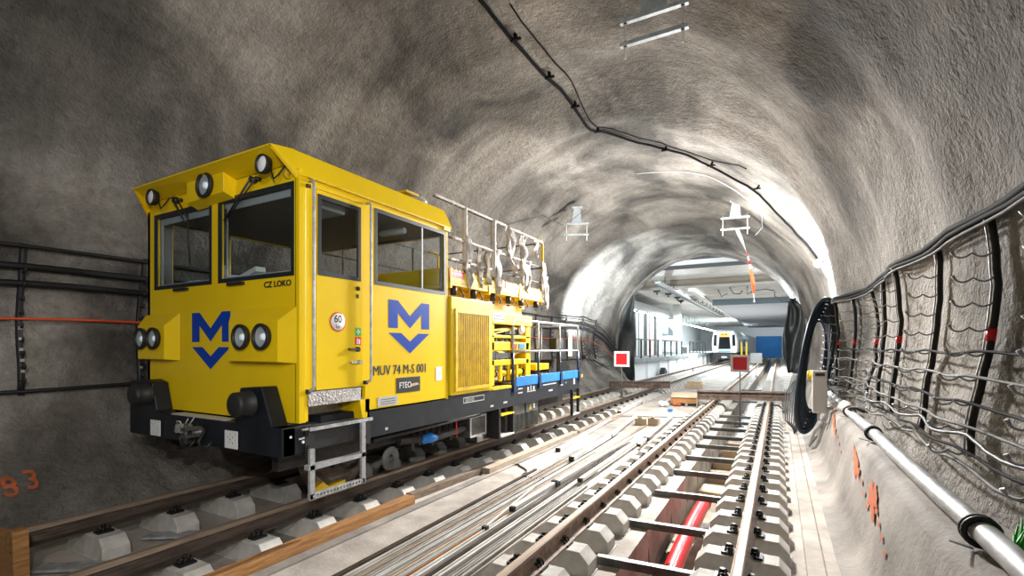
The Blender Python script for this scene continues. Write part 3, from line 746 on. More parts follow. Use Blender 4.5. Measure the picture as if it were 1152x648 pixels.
# timber post end in the lower left corner
mb = M().use(WOODO); poly = [(-6.2, -.33), (-5.52, -.33), (-5.50, -.28), (-5.525, .10), (-5.545, .125), (-5.66, .125), (-5.67, .055), (-5.9, .05), (-6.2, .03)]
mb.prism(poly, 'y', 1.50, 1.60); mb.use(BLACK)
for z in (.03, -.04): mb.cyl((-5.565, 1.497, z), (-5.565, 1.501, z), .009, n=8)
tag(mb.obj('timber_stop'), 'orange timber board standing on edge at the lower left corner', 'timber')
# ------------------------------------------------------------------ the yellow maintenance vehicle
XL, XR, XM = -6.63, -3.88, -5.255
loco = thing('rail_vehicle', (XM, 6.4, 0.0), 'yellow rail maintenance vehicle with glazed cab standing on the left track', 'rail vehicle')
G = .012
# frame
mb = M().use(FRAME)
for x0, x1 in ((XL, XL+.12), (XR-.12, XR)):
    mb.box(x0, x1, 3.80 if x1 > -5 else 2.95, 10.15, .67, .99)
mb.box(XL+.12, XR-.12, 3.3, 10.10, .78, .97); mb.box(XL, XR, 7.05, 10.15, .99, 1.04)
mb.box(XL+.1, XR-.14, 2.95, 3.85, .70, .86)
frame = mb.obj('frame', parent=loco, bevel=.01)
mb = M().use(FRAME); mb.box(XL, XR, 2.79, 2.93, .66, .93); mb.box(XR-.14, XR, 2.93, 3.10, .66, .93); mb.box(XL, XL+.14, 2.93, 3.1, .66, .93)
bumper = mb.obj('buffer_beam', parent=loco, bevel=.012)
mb = M().use(GREY); mb.box(-5.75, -4.78, 2.80, 2.93, .930, .940); mb.obj('edge_strip', parent=bumper)
# buffer brackets (inner side slopes outwards at the foot)
for s in (-1, 1):
    e = XM+s*1.375
    poly = [(e-s*.0, .66), (e-s*.82, .66), (e-s*.82, .90), (e-s*.60, .955), (e-s*.50, 1.26), (e-s*.36, 1.29), (e-s*.02, 1.27), (e, .94)] if s < 0 else [(e, .66), (e-.82, .66), (e-.82, .88), (e-.72, .90), (e-.62, 1.27), (e-.30, 1.29), (e-.14, .93), (e, .93)]
    mb = M().use(FRAME); mb.prism(poly, 'y', 2.785, 2.955); br = mb.obj('buffer_bracket', parent=loco, bevel=.012)
    bx = XM-.02+s*.93
    mb = M().use(RUBBER); mb.lathe((bx, 2.79, 1.13), (0, -1, 0), [(0, 0), (0, .125), (.02, .125), (.022, .115), (.13, .115), (.155, .112), (.168, .095), (.17, 0)], 32)
    mb.obj('buffer', parent=loco)
    mb = M().use(WHITE); x = -6.0 if s < 0 else -4.60; mb.panel((x-.10, 2.758, .685), (1, 0, 0), (0, 0, 1), (0, -1, 0), .20, .17, .008, [(.03+.038*i, .045+.028*j, .052+.038*i, .063+.028*j) for i in range(4) for j in range(4) if (i+j) % 2 == 0])
    mb.obj('perforated_plate', parent=bumper)
# couplings and hoses on the buffer beam
mb = M().use(TIEM)
mb.lathe((-5.13, 2.79, .80), (0, -1, 0), [(0, .0), (0, .05), (.05, .05), (.06, .03), (.12, .03)], 12)
mb.box(-5.17, -5.09, 2.60, 2.76, .76, .79); mb.box(-5.17, -5.09, 2.60, 2.76, .83, .86); mb.cyl((-5.13, 2.63, .70), (-5.13, 2.63, .90), .02, n=10)
mb.obj('coupling_hook', parent=loco)
mb = M().use(GALV)
for x in (-5.42, -5.34): mb.cyl((x, 2.79, .84), (x, 2.70, .84), .022, n=10); mb.obox((x, 2.70, .82), (.035, .04, .08), (0, .3, 0))
mb.tube([(-5.42, 2.7, .84), (-5.40, 2.68, .9), (-5.34, 2.68, .9), (-5.33, 2.7, .84)], .008, 6); mb.use(WHITE); mb.box(-5.47, -5.42, 2.765, 2.788, .74, .82)
mb.obj('valve_taps', parent=loco)
mb = M().use(RUBBER)
for x, d in ((-5.36, .1), (-5.30, .14), (-5.02, .08)): mb.tube([(x, 2.74, .80), (x-.02, 2.70, .72), (x+.03, 2.70, .66-d*.2), (x+.08, 2.72, .66), (x+.10, 2.76, .72)], .016, 8)
mb.obj('brake_hose', parent=loco)
mb = M().use(GREY); mb.tube([(-5.36, 2.77, .92), (-5.38, 2.75, .86)], .006, 5); mb.tube([(-5.25, 2.77, .935), (-5.3, 2.74, .85)], .006, 5); mb.obj('release_rod', parent=loco)

# cab: front wall with two windows, lower nose
F = 2.96; CB = 5.26; ZB = .96; ZE = 3.26
xl, xr = -6.60, -3.88
cab = M().use(YEL)
cab.panel((xl, F, .95), (1, 0, 0), (0, 0, 1), (0, -1, 0), xr-xl, 2.36, .05,
          [(.17, 1.39, 1.31, 2.24), (1.46, 1.39, 2.64, 2.24)])
wallf = cab.obj('cab_front', parent=loco, bevel=.004)
# right side wall: door opening front, wide window rear
DY0, DY1 = 3.13, 3.74
mb = M().use(YEL)
mb.panel((XR, F, ZB), (0, 1, 0), (0, 0, 1), (1, 0, 0), CB-F, ZE-ZB, .05,
         [(.10, -1, .82, .28), (DY0-F, .28, DY1-F, 2.22), (3.93-F, 1.40, 5.19-F, 2.21)])
walls = mb.obj('cab_side', parent=loco, bevel=.004)
mb = M().use(YEL)
mb.panel((XL+.03, F, ZB), (0, 1, 0), (0, 0, 1), (-1, 0, 0), CB-F, ZE-ZB, .05, [(.25, 1.40, .80, 2.20), (.97, 1.40, 2.23, 2.21)])
mb.obj('cab_side', parent=loco, bevel=.004)
mb = M().use(YEL)
mb.panel((XL+.03, CB, ZB), (1, 0, 0), (0, 0, 1), (0, 1, 0), xr-xl, ZE-ZB, .05, [(.2, 1.38, 1.2, 2.18), (1.4, 1.38, 2.62, 2.18)])
mb.obj('cab_rear', parent=loco)
# interior
mb = M().use(CREAM); mb.box(XL+.09, XR-.06, F+.02, CB-.06, 1.20, 1.24); mb.box(XL+.09, XR-.06, F+.01, CB-.06, 3.18, 3.21)
mb.panel((XL+.09, CB-.055, 1.24), (1, 0, 0), (0, 0, 1), (0, -1, 0), 2.62, 1.94, .01, [(.15, 1.10, 1.14, 1.90), (1.34, 1.10, 2.56, 1.90)])
mb.panel((XR-.052, F+.06, 1.24), (0, 1, 0), (0, 0, 1), (-1, 0, 0), 2.18, 1.94, .008, [(.07, -.1, .73, 1.95), (.88, 1.11, 2.18, 1.94)])
mb.panel((XL+.085, F+.06, 1.24), (0, 1, 0), (0, 0, 1), (1, 0, 0), 2.18, 1.94, .008, [(.18, 1.11, .75, 1.92), (.89, 1.11, 2.17, 1.94)])
inter = mb.obj('cab_lining', parent=loco)
mb = M().use(SEATM); mb.prism([(3.02, 1.24), (3.50, 1.24), (3.50, 2.0), (3.44, 2.12), (3.02, 2.30)], 'x', XL+.15, XR-.75); mb.use(GREY); mb.box(-5.0, -4.85, 3.3, 3.42, 2.05, 2.35); mb.box(-6.2, -6.0, 3.2, 3.26, 2.2, 2.45)
mb.obj('driver_desk', parent=inter, bevel=.01)
mb = M().use(WHITE); mb.obox((-4.85, 3.08, 2.36), (.50, .12, .07), (0, .1, .05)); mb.obox((-4.75, 3.07, 2.41), (.34, .10, .05), (0, -.2, -.1)); mb.obox((-5.62, 3.07, 2.33), (.25, .12, .03), (0, .05, .1)); mb.obj('papers', parent=inter)
for x in (-4.5, -5.9):
    mb = M().use(SEATM); mb.box(x-.25, x+.25, 3.85, 4.35, 1.62, 1.76); mb.obox((x, 4.36, 2.12), (.48, .12, .72), (-.12, 0, 0)); mb.obox((x, 4.42, 2.58), (.28, .10, .2), (-.12, 0, 0)); mb.cyl((x, 4.1, 1.24), (x, 4.1, 1.62), .05, n=10)
    mb.obj('seat', parent=inter, bevel=.03)
mb = M().use(GREY); mb.box(-5.6, -5.0, 4.9, 5.15, 2.2, 2.32); mb.box(-4.6, -4.1, 3.4, 3.7, 3.08, 3.17); mb.cyl((-4.45, 4.6, 3.10), (-4.05, 4.6, 3.10), .04, n=10); mb.obj('overhead_console', parent=inter, bevel=.01)
# windscreens: seal frame, glass, mullion blinds
def window(name, o, u, n, w, h, parent, div=None, gl=GLASS, inner=True):
    o, u, n = Vector(o), Vector(u), Vector(n); v = Vector((0, 0, 1))
    mb = M().use(GASK); mb.panel(o+n*.006-u*.015-v*.015, u, v, n, w+.03, h+.03, .02, [(.042, .042, w-.012, h-.012)])
    root = mb.obj(name, parent=parent, bevel=.003)
    g = M().use(gl); a = o-n*.012; g.add([a, a+u*w, a+u*w+v*h, a+v*h], [(0, 1, 2, 3)]); g.obj('pane', parent=root)
    if div:
        d = M().use(GREY)
        for q in div: p = a+u*q; d.beam(p+n*.006+v*.02, p+n*.006+v*(h-.02), .022, .012, up=n)
        d.obj('sliding_bar', parent=root)
    if inner:
        d = M().use(GREY); p = o-n*.045; d.panel(p+u*.03+v*.03, u, v, n, w-.06, h-.06, .012, [(.035, .02, w-.09, h-.13)]); d.obj('inner_frame', parent=root)
    return root
window('windscreen', (xl+.17, F, 2.34), (1, 0, 0), (0, -1, 0), 1.14, .85, wallf)
window('windscreen', (xl+1.46, F, 2.34), (1, 0, 0), (0, -1, 0), 1.18, .85, wallf)
window('side_window', (XR, 3.93, 2.36), (0, 1, 0), (1, 0, 0), 1.26, .81, walls, div=(.80,), inner=False)
# door
dr = M().use(YEL); dr.panel((XR+.012, DY0+.012, 1.245), (0, 1, 0), (0, 0, 1), (1, 0, 0), DY1-DY0-.024, 1.925, .045, [(.03, 1.12, .545, 1.87)])
door = dr.obj('cab_door', parent=loco, bevel=.006)
window('door_window', (XR+.012, DY0+.042, 2.365), (0, 1, 0), (1, 0, 0), .515, .75, door, inner=False)
mb = M().use(BLACK); mb.box(XR+.012, XR+.045, 3.53, 3.67, 1.625, 1.645); mb.box(XR+.012, XR+.035, 3.64, 3.67, 1.61, 1.66); mb.obj('door_handle', parent=door)
mb = M().use(GALV); mb.box(XR+.012, XR+.045, 3.55, 3.68, 1.49, 1.51); mb.cyl((XR+.01, 3.67, 1.50), (XR+.05, 3.67, 1.50), .022, n=10); mb.obj('door_lever', parent=door)
mb = M().use(BLACK); mb.lathe((XR+.012, 3.655, 2.27), (1, 0, 0), [(0, .022), (.02, .022), (.02, 0)], 12); mb.box(XR+.012, XR+.02, 3.64, 3.67, 2.17, 2.21); mb.obj('door_lock', parent=door)
# speed sign 60 km
mb = M().use(RED); mb.lathe((XR+.0125, 3.40, 1.91), (1, 0, 0), [(0, .098), (.003, .098), (.003, .085)], 32); mb.use(WHITE); mb.lathe((XR+.0125, 3.40, 1.91), (1, 0, 0), [(.002, .087), (.0035, .087), (.0035, 0)], 32)
st = mb.obj('speed_sticker', parent=door)
text('lettering', '60', BLACK, st, (XR+.0165, 3.40, 1.905), SIDE, .105, .95, .002, 'CENTER', .0005); text('lettering', 'km', BLACK, st, (XR+.0165, 3.40, 1.847), SIDE, .05, .9, .0, 'CENTER', .0005)
mb = M().use(GREEN); mb.box(XR+.012, XR+.015, 3.625, 3.705, 1.775, 1.86); mb.use(WHITE); mb.box(XR+.015, XR+.0165, 3.657, 3.673, 1.79, 1.845); mb.box(XR+.015, XR+.0165, 3.64, 3.69, 1.81, 1.826); mb.obj('first_aid_sticker', parent=door)
mb = M().use(RED); mb.box(XR+.012, XR+.015, 3.625, 3.705, 1.68, 1.765); mb.use(WHITE); mb.box(XR+.015, XR+.0165, 3.645, 3.66, 1.69, 1.75); mb.box(XR+.015, XR+.0165, 3.67, 3.69, 1.69, 1.74); mb.obj('extinguisher_sticker', parent=door)
# hand rails
for y, z0, z1 in ((3.075, 1.24, 3.22), (3.80, 1.28, 3.20)):
    mb = M().use(GALV); mb.tube([(XR, y, z1), (XR+.05, y, z1), (XR+.062, y, z1-.03), (XR+.062, y, z0+.05), (XR+.058, y-.01, z0+.02), (XR, y-.035, z0)], .014, 10); mb.obj('hand_rail', parent=loco)
    mb = M().use(BLACK); mb.box(XR, XR+.03, y-.05, y-.01, z0-.02, z0+.02); mb.obj('rail_foot', parent=loco)
# corner post detail and gutters
mb = M().use(YEL); mb.box(XR-.04, XR+.010, 2.955, 3.03, .95, 3.24); mb.obj('corner_post', parent=loco, bevel=.006)
mb = M().use(BLACK); mb.box(XR+.002, XR+.03, 3.03, 3.07, 3.155, 3.185); mb.obj('door_hinge', parent=loco)
# step recess below the door
mb = M().use(CHEQ); mb.box(XR-.02, XR+.018, 3.05, 3.70, 1.10, 1.235); mb.obj('kick_plate', parent=loco)
mb = M().use(CHEQ); mb.box(XR-.33, XR-.31, 3.02, 3.80, .90, 1.10); mb.box(XR-.33, XR+.02, 2.98, 3.86, .88, .90); mb.box(XR-.33, XR-.02, 3.02, 3.8, 1.10, 1.115)
mb.obj('step_tread', parent=loco)
mb = M().use(YEL); mb.hexa([(XR-.3, 3.74, .90), (XR, 3.74, .90), (XR, 3.84, .90), (XR-.3, 3.84, .90), (XR-.3, 3.70, 1.10), (XR, 3.70, 1.10), (XR, 3.84, 1.10), (XR-.3, 3.84, 1.10)]); mb.obj('step_cheek', parent=loco)
mb = M().use(GALV); mb.box(XR-.02, XR+.03, 3.06, 3.86, .865, .90); mb.obj('sill_trim', parent=loco)
mb = M().use(BLACK); mb.box(XR-.03, XR+.012, 3.02, 3.12, .62, .92); mb.box(XR-.1, XR-.02, 3.12, 3.82, .68, .87); mb.box(XR-.03, XR+.012, 3.76, 3.84, .62, .87)
for y, z in ((3.06, .84), (3.06, .72), (3.79, .70)): mb.cyl((XR+.012, y, z), (XR+.024, y, z), .016, n=8)
mb.obj('ladder_bracket', parent=loco)
mb = M().use(GALV)
for y, zt in ((3.075, .70), (3.715, .86)): mb.box(XR+.013, XR+.045, y-.026, y+.026, .22, zt)
mb.box(XR-.03, XR+.045, 3.04, 3.74, .50, .545)
mb.panel((XR+.045, 3.05, .225), (0, 1, 0), (0, 0, 1), (1, 0, 0), .68, .05, .04, [(.03+.04*i, .012, .055+.04*i, .038) for i in range(16)])
mb.obj('ladder', parent=loco)
mb = M().use(YELD); mb.prism([(3.40, .10), (3.85, .14), (3.85, .17), (3.62, .15), (3.55, .22), (3.44, .17)], 'x', -4.33, -4.26); mb.obj('wheel_chock', parent=loco)
# roof
mb = M().use(YEL)
E0, E1 = 2.97, 5.34
mb.add([(XL, E0, 3.25), (XR+.015, E0, 3.25), (XR+.015, E1, 3.25), (XL, E1, 3.25), (XL+.13, E0, 3.52), (XR-.12, E0, 3.52), (XR-.12, E1, 3.52), (XL+.13, E1, 3.52), (XM, E0, 3.57), (XM, E1, 3.57)],
       [(0, 3, 2, 1), (0, 1, 5, 8, 4), (3, 7, 9, 6, 2), (1, 2, 6, 5), (0, 4, 7, 3), (4, 8, 9, 7), (8, 5, 6, 9)])
roof = mb.obj('roof', parent=loco)
mb = M().use(YELD); mb.beam((XR+.018, 3.05, 3.250), (XR+.018, 5.25, 3.250), .03, .012); mb.box(XR-.03, XR+.028, 5.14, 5.28, 3.20, 3.25); mb.obj('gutter', parent=roof)
# front visor
mb = M().use(YEL)
A = [(-6.45, 2.74, 3.47), (-3.99, 2.74, 3.49)]; mid = (XM, 2.74, 3.53)
t = .018
vis = [(-6.45, 2.74, 3.47), (XM, 2.74, 3.478), (-3.99, 2.74, 3.485), (XR-.12, 2.99, 3.52), (XM, 2.99, 3.57), (XL+.13, 2.99, 3.52)]
mb.add(vis+[(x, y, z-t) for x, y, z in vis], [(0, 1, 4, 5), (1, 2, 3, 4), (11, 10, 7, 6), (10, 9, 8, 7), (0, 6, 7, 1), (1, 7, 8, 2)])
# underside slope from lip back to the cab front and the two cheeks
mb.add([(-6.45, 2.745, 3.455), (-3.99, 2.745, 3.47), (XR-.1, 2.958, 3.37), (XL+.12, 2.958, 3.37)], [(0, 1, 2, 3)])
for s, xe, xc in ((-1, -6.45, XL), (1, -3.99, XR+.012)):
    z = 3.47 if s < 0 else 3.485
    mb.add([(xe, 2.74, z), (xc-s*.12, 2.99, 3.52), (xc, 2.99, 3.25), (xc-s*.02, 2.955, 3.22)], [(0, 1, 2, 3)])
    mb.add([(xe-s*.02, 2.745, z-.01), (xc-s*.14, 2.99, 3.51), (xc-s*.03, 2.975, 3.25), (xc-s*.04, 2.95, 3.22)], [(0, 1, 2, 3)])
mb.obj('visor', parent=roof)
mb = M().use(YEL); mb.add([(-5.55, 2.85, 3.45), (-4.88, 2.85, 3.45), (-4.88, 2.85, 3.22), (-5.55, 2.85, 3.20), (-5.56, 2.97, 3.46), (-4.86, 2.97, 3.46), (-4.86, 2.97, 3.17), (-5.56, 2.97, 3.15)], [(0, 1, 2, 3), (0, 4, 5, 1), (1, 5, 6, 2), (3, 2, 6, 7), (0, 3, 7, 4)])
mb.obj('lamp_housing', parent=roof, bevel=.006)
WHITELAMP = mat('frosted_lamp_reflector', (.93, .93, .95), .4, 0)
def headlight(x, y, z, r, name='headlight', deep=.06, rim=RUBBER, white=False):
    mb = M().use(rim); mb.lathe((x, y, z), (0, -1, 0), [(0, 0), (0, r*.9), (deep, r), (deep+.02, r), (deep+.026, r*.95), (deep+.026, r*(.88 if white else .80)), (deep, r*.78)], 28)
    root = mb.obj(name, parent=loco)
    g = M().use(WHITELAMP if white else REFL); g.lathe((x, y, z), (0, -1, 0), [(.005, .01), (.015, r*.35), (deep, r*.78)] if not white else [(deep+.024, 0), (deep+.020, r*.5), (deep+.004, r*.86)], 24)
    if not white: g.use(LENS); g.lathe((x, y, z), (0, -1, 0), [(.012, r*.25), (.03, r*.22), (.034, 0)], 12)
    
    g.obj('reflector', parent=root)
    if not white: g = M().use(CLEAR); g.lathe((x, y, z), (0, -1, 0), [(deep+.012, r*.78), (deep+.022, r*.4), (deep+.024, 0)], 24); g.obj('lens', parent=root)
    return root
headlight(-5.17, 2.85, 3.325, .135, 'headlight', .02)
for x in (-6.20, -4.20):
    r = headlight(x, 2.86, 3.36 if x > -5 else 3.35, .092, 'marker_lamp', .04, white=True)
    mb = M().use(CABLE); mb.tube([(x+.05, 2.86, 3.32), (x+.10, 2.86, 3.22), (x+.15, 2.87, 3.25), (x+.20, 2.90, 3.33), (x+.26, 2.95, 3.345)], .008, 6); mb.obj('lamp_cable', parent=r)
    mb = M().use(BLACK); mb.tube([(x, 2.86, 3.36), (x, 2.9, 3.46)], .012, 6); mb.obj('lamp_bracket', parent=r)
for x in (-5.92, -3.99): mb = M().use(YELD); mb.lathe((x-.02, 2.955, 3.30), (0, -1, 0), [(0, .07), (.012, .07), (.012, .055), (.004, .05), (.004, 0)], 20); mb.obj('blank_cover', parent=loco)
# nose boxes with twin headlights
for s in (-1, 1):
    if s < 0: x0, x1, i0, i1 = -6.645, -5.90, -6.60, -6.02
    else: x0, x1, i0, i1 = -4.92, -3.90, -4.80, -4.04
    z0, z1 = 1.52, 2.03; y0 = F; y1 = F-.105
    lo = [(x0, y0, z0-.015), (x1, y0, z0-.015), (x1, y0, z1+.01), (x0, y0, z1+.01)]
    hi = [(i0, y1, z0+.0), (i1+.0, y1, z0+.0), (i1, y1, z1-.13), (i0, y1, z1-.13)]
    mb = M().use(YEL); mb.add(lo+hi, [(3, 2, 1, 0), (4, 5, 6, 7), (0, 1, 5, 4), (1, 2, 6, 5), (2, 3, 7, 6), (3, 0, 4, 7)]); mb.obj('headlight_box', parent=loco, bevel=.006)
    for x in ((-6.48, -6.20) if s < 0 else (-4.56, -4.24)): headlight(x, F-.100, 1.755, .125, 'headlight', .03)
# metro emblem
def emblem(o, u, w, h, n, parent):
    o, u, n = Vector(o), Vector(u), Vector(n)
    Mp = [(0, 0), (.21, 0), (.5, .28), (.79, 0), (1, 0), (1, .52), (.79, .52), (.79, .235), (.5, .515), (.21, .235), (.21, .52), (0, .52)]
    Vp = [(0, .61), (.29, .61), (.5, .77), (.71, .61), (1, .61), (.5, 1)]
    mb = M().use(BLUE)
    quads = [[(0, 0), (.21, 0), (.21, .235), (.21, .52), (0, .52)], [(.79, 0), (1, 0), (1, .52), (.79, .52), (.79, .235)], [(.21, 0), (.5, .28), (.5, .515), (.21, .235)], [(.5, .28), (.79, 0), (.79, .235), (.5, .515)],
             [(0, .61), (.29, .61), (.5, .77), (.5, 1)], [(.5, .77), (.71, .61), (1, .61), (.5, 1)]]
    for q in quads: mb.add([o+u*(a*w)-Vector((0, 0, b*h))+n*.003 for a, b in q], [tuple(range(len(q)))])
    return mb.obj('emblem', parent=parent)
emblem((-5.65, F, 2.03), (1, 0, 0), .71, .61, (0, -1, 0), wallf)
emblem((XR, 4.13, 2.20), (0, 1, 0), .73, .62, (1, 0, 0), walls)
text('lettering', 'CZ LOKO', BLACK, wallf, (-4.39, F-.003, 2.235), FRONT, .080, 1.15, .002)
text('lettering', 'MUV 74 M-S 001', NAVY, walls, (XR+.003, 3.885, 1.345), SIDE, .155, .86, 0)
mb = M().use(BLACK); mb.box(XR, XR+.006, 4.26, 4.68, 1.12, 1.30); bp = mb.obj('maker_plate', parent=walls, bevel=.003)
text('lettering', 'FTEO', WHITE, bp, (XR+.008, 4.30, 1.175), SIDE, .10, .9, .001, 'LEFT', .0005)
mb = M().use(CARD); mb.prism([(4.50, 1.18), (4.66, 1.20), (4.62, 1.225), (4.50, 1.215)], 'x', XR+.006, XR+.008); mb.obj('plate_emblem', parent=bp)
mb = M().use(GREY); mb.box(XR, XR+.006, 3.96, 4.28, .995, 1.10); sp = mb.obj('data_plate', parent=walls)
mb = M().use(BLACK)
for k in range(3): mb.box(XR+.006, XR+.0065, 4.0, 4.24, 1.015+.025*k, 1.022+.025*k)
mb.obj('engraving', parent=sp)
mb = M().use(WHITE); mb.box(XR, XR+.006, 4.99, 5.12, 1.22, 1.40); mb.obj('white_sticker', parent=walls, bevel=.003)
# wipers and handles
for bx, tx, xl_ in ((-5.90, -5.68, 0), (-4.50, -4.96, 0)):
    mb = M().use(BLACK); mb.cyl((bx-.02, F, 3.30), (bx-.02, F-.06, 3.30), .03, n=12); mb.cyl((bx+.05, F, 3.30), (bx+.05, F-.05, 3.30), .02, n=12)
    zt = 2.95 if bx > -5 else 3.02
    mb.tube([(bx-.02, F-.06, 3.30), (tx, F-.055, zt)], .010, 6); mb.tube([(bx+.05, F-.05, 3.30), (tx+.05, F-.05, zt+.02)], .008, 6)
    mb.tube([(tx+.02, F-.045, zt+.12), (tx-.03 if bx > -5 else tx+.04, F-.03, zt-.45)], .009, 6)
    mb.obj('wiper', parent=wallf)
for x in (-5.82, -4.80): mb = M().use(BLACK); mb.box(x-.16, x+.10, F-.035, F, 2.285, 2.315); mb.obj('cleaning_step', parent=wallf)

# engine hood with grille
mb = M().use(YEL); mb.box(-4.30, XR+.03, 5.29, 6.36, 1.0, 2.34)
hood = mb.obj('engine_hood', parent=loco, bevel=.012)
mb = M().use(YELD); mb.panel((XR+.03, 5.38, 1.06), (0, 1, 0), (0, 0, 1), (1, 0, 0), .92, 1.12, .0, [(.05, .05, .87, 1.07)]) if False else None
mb = M().use(YELD); mb.panel((XR+.05, 5.37, 1.05), (0, 1, 0), (0, 0, 1), (1, 0, 0), .92, 1.13, .02, [(.05, .05, .87, 1.08)])
mb.use(BLACK); mb.box(XR+.030, XR+.032, 5.42, 6.24, 1.10, 2.13); gr = mb.obj('grille', parent=hood)
mb = M().use(YELD)
for k in range(15): y = 5.445+.055*k; mb.hexa([(XR+.032, y, 1.10), (XR+.052, y+.012, 1.10), (XR+.052, y+.020, 1.10), (XR+.032, y+.008, 1.10), (XR+.032, y, 2.13), (XR+.052, y+.012, 2.13), (XR+.052, y+.020, 2.13), (XR+.032, y+.008, 2.13)])
mb.obj('grille_slats', parent=gr)
mb = M().use(YEL); mb.box(XL+.03, -4.32, 5.29, 6.9, 1.0, 2.1); mb.box(XL+.3, -4.6, 5.29, 6.7, 2.1, 2.34); mb.obj('engine_cover', parent=loco, bevel=.02)
# machinery behind the hood
mb = M().use(YEL)
mb.box(-4.6, XR-.0, 6.42, 7.78, 2.02, 2.20); mb.box(-4.6, XR-.03, 6.40, 7.72, 1.60, 1.74); mb.box(-4.5, XR-.03, 6.40, 7.72, 1.36, 1.45); mb.box(-4.5, XR-.03, 6.42, 6.52, 1.05, 2.1); mb.box(-4.3, XR-.03, 7.60, 7.78, 1.05, 2.15)
mb.box(-4.7, -4.2, 6.5, 7.6, 1.75, 2.0); mb.box(-4.6, XR-.03, 6.4, 7.75, 1.80, 1.85)
for k in range(3): mb.box(XR-.08, XR-.04, 6.72+.28*k, 6.78+.28*k, 1.1, 1.4)
mach = mb.obj('lifting_frame', parent=loco, bevel=.01)
mb = M().use(YELD); mb.beam((XR-.06, 6.5, 1.92), (XR-.06, 7.6, 2.0), .03, .035); mb.beam((XR-.06, 6.5, 1.86), (XR-.05, 7.2, 1.97), .03, .02)
for k in range(5): mb.beam((XR-.10, 6.55+.24*k, 1.10), (XR-.10, 6.62+.24*k, 1.38), .035, .045)
mb.beam((XR-.05, 6.44, 1.66), (XR-.05, 7.0, 1.50), .02, .05); mb.beam((XR-.05, 7.05, 1.50), (XR-.05, 7.7, 1.66), .02, .05)
mb.obj('frame_struts', parent=mach)
mb = M().use(YEL); mb.tube([(XR-.12, 6.45, 1.23), (XR-.12, 7.62, 1.23)], .055, 14); mb.use(GALV); mb.tube([(XR-.12, 6.6, 1.75), (XR-.12, 7.5, 1.78)], .02, 8); mb.use(BLACK)
for y in (6.62, 7.0, 7.55): mb.tube([(XR-.12, y, 1.23), (XR-.12, y+.05, 1.23)], .065, 12)
mb.obj('hydraulic_cylinder', parent=loco)
mb = M().use(RUBBER)
for k in range(6): y = 6.55+.17*k; mb.tube([(XR-.16-.05*(k % 3), y, 1.55), (XR-.10, y+.05, 1.42-.03*k), (XR-.14, y+.14, 1.30), (XR-.2, y+.2, 1.08)], .013, 6)
for k in range(4): y = 6.5+.2*k; mb.tube([(XR-.10, y, 1.80), (XR-.04, y+.08, 1.74-.02*k), (XR-.08, y+.2, 1.86)], .010, 6)
mb.obj('hydraulic_hoses', parent=loco)
mb = M().use(BLACK); mb.box(XR-.05, XR-.02, 6.43, 6.52, 1.46, 1.59); mb.box(XR-.10, XR-.03, 6.55, 7.1, 1.47, 1.56); mb.box(XR-.3, XR-.06, 6.9, 7.5, 1.87, 1.97); mb.obj('valve_block', parent=loco)
mb = M().use(WHITE); mb.box(XR+.0, XR+.006, 6.42, 6.76, 2.06, 2.20); lp = mb.obj('notice_plate', parent=mach)
mb = M().use(BLACK)
for k in range(2):
    for j in range(7): mb.box(XR+.006, XR+.007, 6.45+.042*j, 6.482+.042*j, 2.085+.05*k, 2.11+.05*k)
mb.obj('engraving', parent=lp)
mb = M().use(RED); mb.box(XR-.03, XR-.02, 7.05, 7.25, 1.63, 1.71); mb.obj('red_label', parent=mach); mb = M().use(BLUEB); mb.box(XR-.03, XR-.02, 7.32, 7.55, 1.63, 1.71); mb.obj('blue_label', parent=mach)
mb = M().use(REFL); mb.lathe((XR-.05, 7.42, 1.95), (1, -.3, 0), [(0, 0), (.0, .06), (.04, .075), (.04, 0)], 16); mb.obj('work_lamp', parent=loco)
# deck
mb = M().use(WOODG); mb.box(XL+.05, XR-.04, 6.36, 7.1, .99, 1.02); mb.box(XL+.05, XR-.06, 7.1, 10.08, 1.04, 1.055); mb.obj('deck_boards', parent=loco)
mb = M().use(YELD); mb.box(XR-.06, XR+.01, 6.40, 7.0, .985, 1.03); mb.obj('deck_edge', parent=loco)
# railing with blue toe boards
RY = [7.10, 8.08, 9.08, 10.08]
mb = M().use(GALV)
mb.tube([(XR-.02, 7.10, 1.45), (XR-.02, 7.10, 2.02), (XR-.02, 7.13, 2.10), (XR-.02, 7.20, 2.12), (XR-.02, 10.02, 2.12), (XR-.02, 10.08, 2.10), (XR-.02, 10.10, 2.0), (XR-.02, 10.10, 1.45)], .022, 10)
mb.tube([(XR-.02, 7.10, 1.58), (XR-.02, 10.10, 1.58)], .016, 8)
for y in RY[1:3]: mb.tube([(XR-.02, y, 1.45), (XR-.02, y, 2.12)], .020, 8)
mb.tube([(XL+.05, 7.10, 2.12), (XL+.05, 10.1, 2.12), (XR-.02, 10.1, 2.12)], .018, 8); mb.tube([(XL+.05, 7.10, 1.58), (XL+.05, 10.1, 1.58), (XR-.02, 10.1, 1.58)], .016, 8)
for x, y in ((XL+.05, 7.1), (XL+.05, 8.6), (XL+.05, 10.1), (-5.7, 10.1), (-4.8, 10.1)): mb.tube([(x, y, 1.05), (x, y, 2.12)], .018, 8)
rl = mb.obj('railing', parent=loco)
mb = M().use(NAVY)
for y in (7.10, 8.08, 9.08, 10.10): mb.tube([(XR-.02, y, 1.0), (XR-.02, y, 1.56)], .024, 8); mb.box(XR-.03, XR+.03, y-.045, y+.045, .90, 1.12)
mb.obj('railing_socket', parent=rl)
for a, b in ((7.17, 8.00), (8.14, 9.02), (9.14, 10.02)): mb = M().use(BLUEB); mb.box(XR-.01, XR+.012, a, b, .985, 1.15); mb.obj('toe_board', parent=loco, bevel=.004)
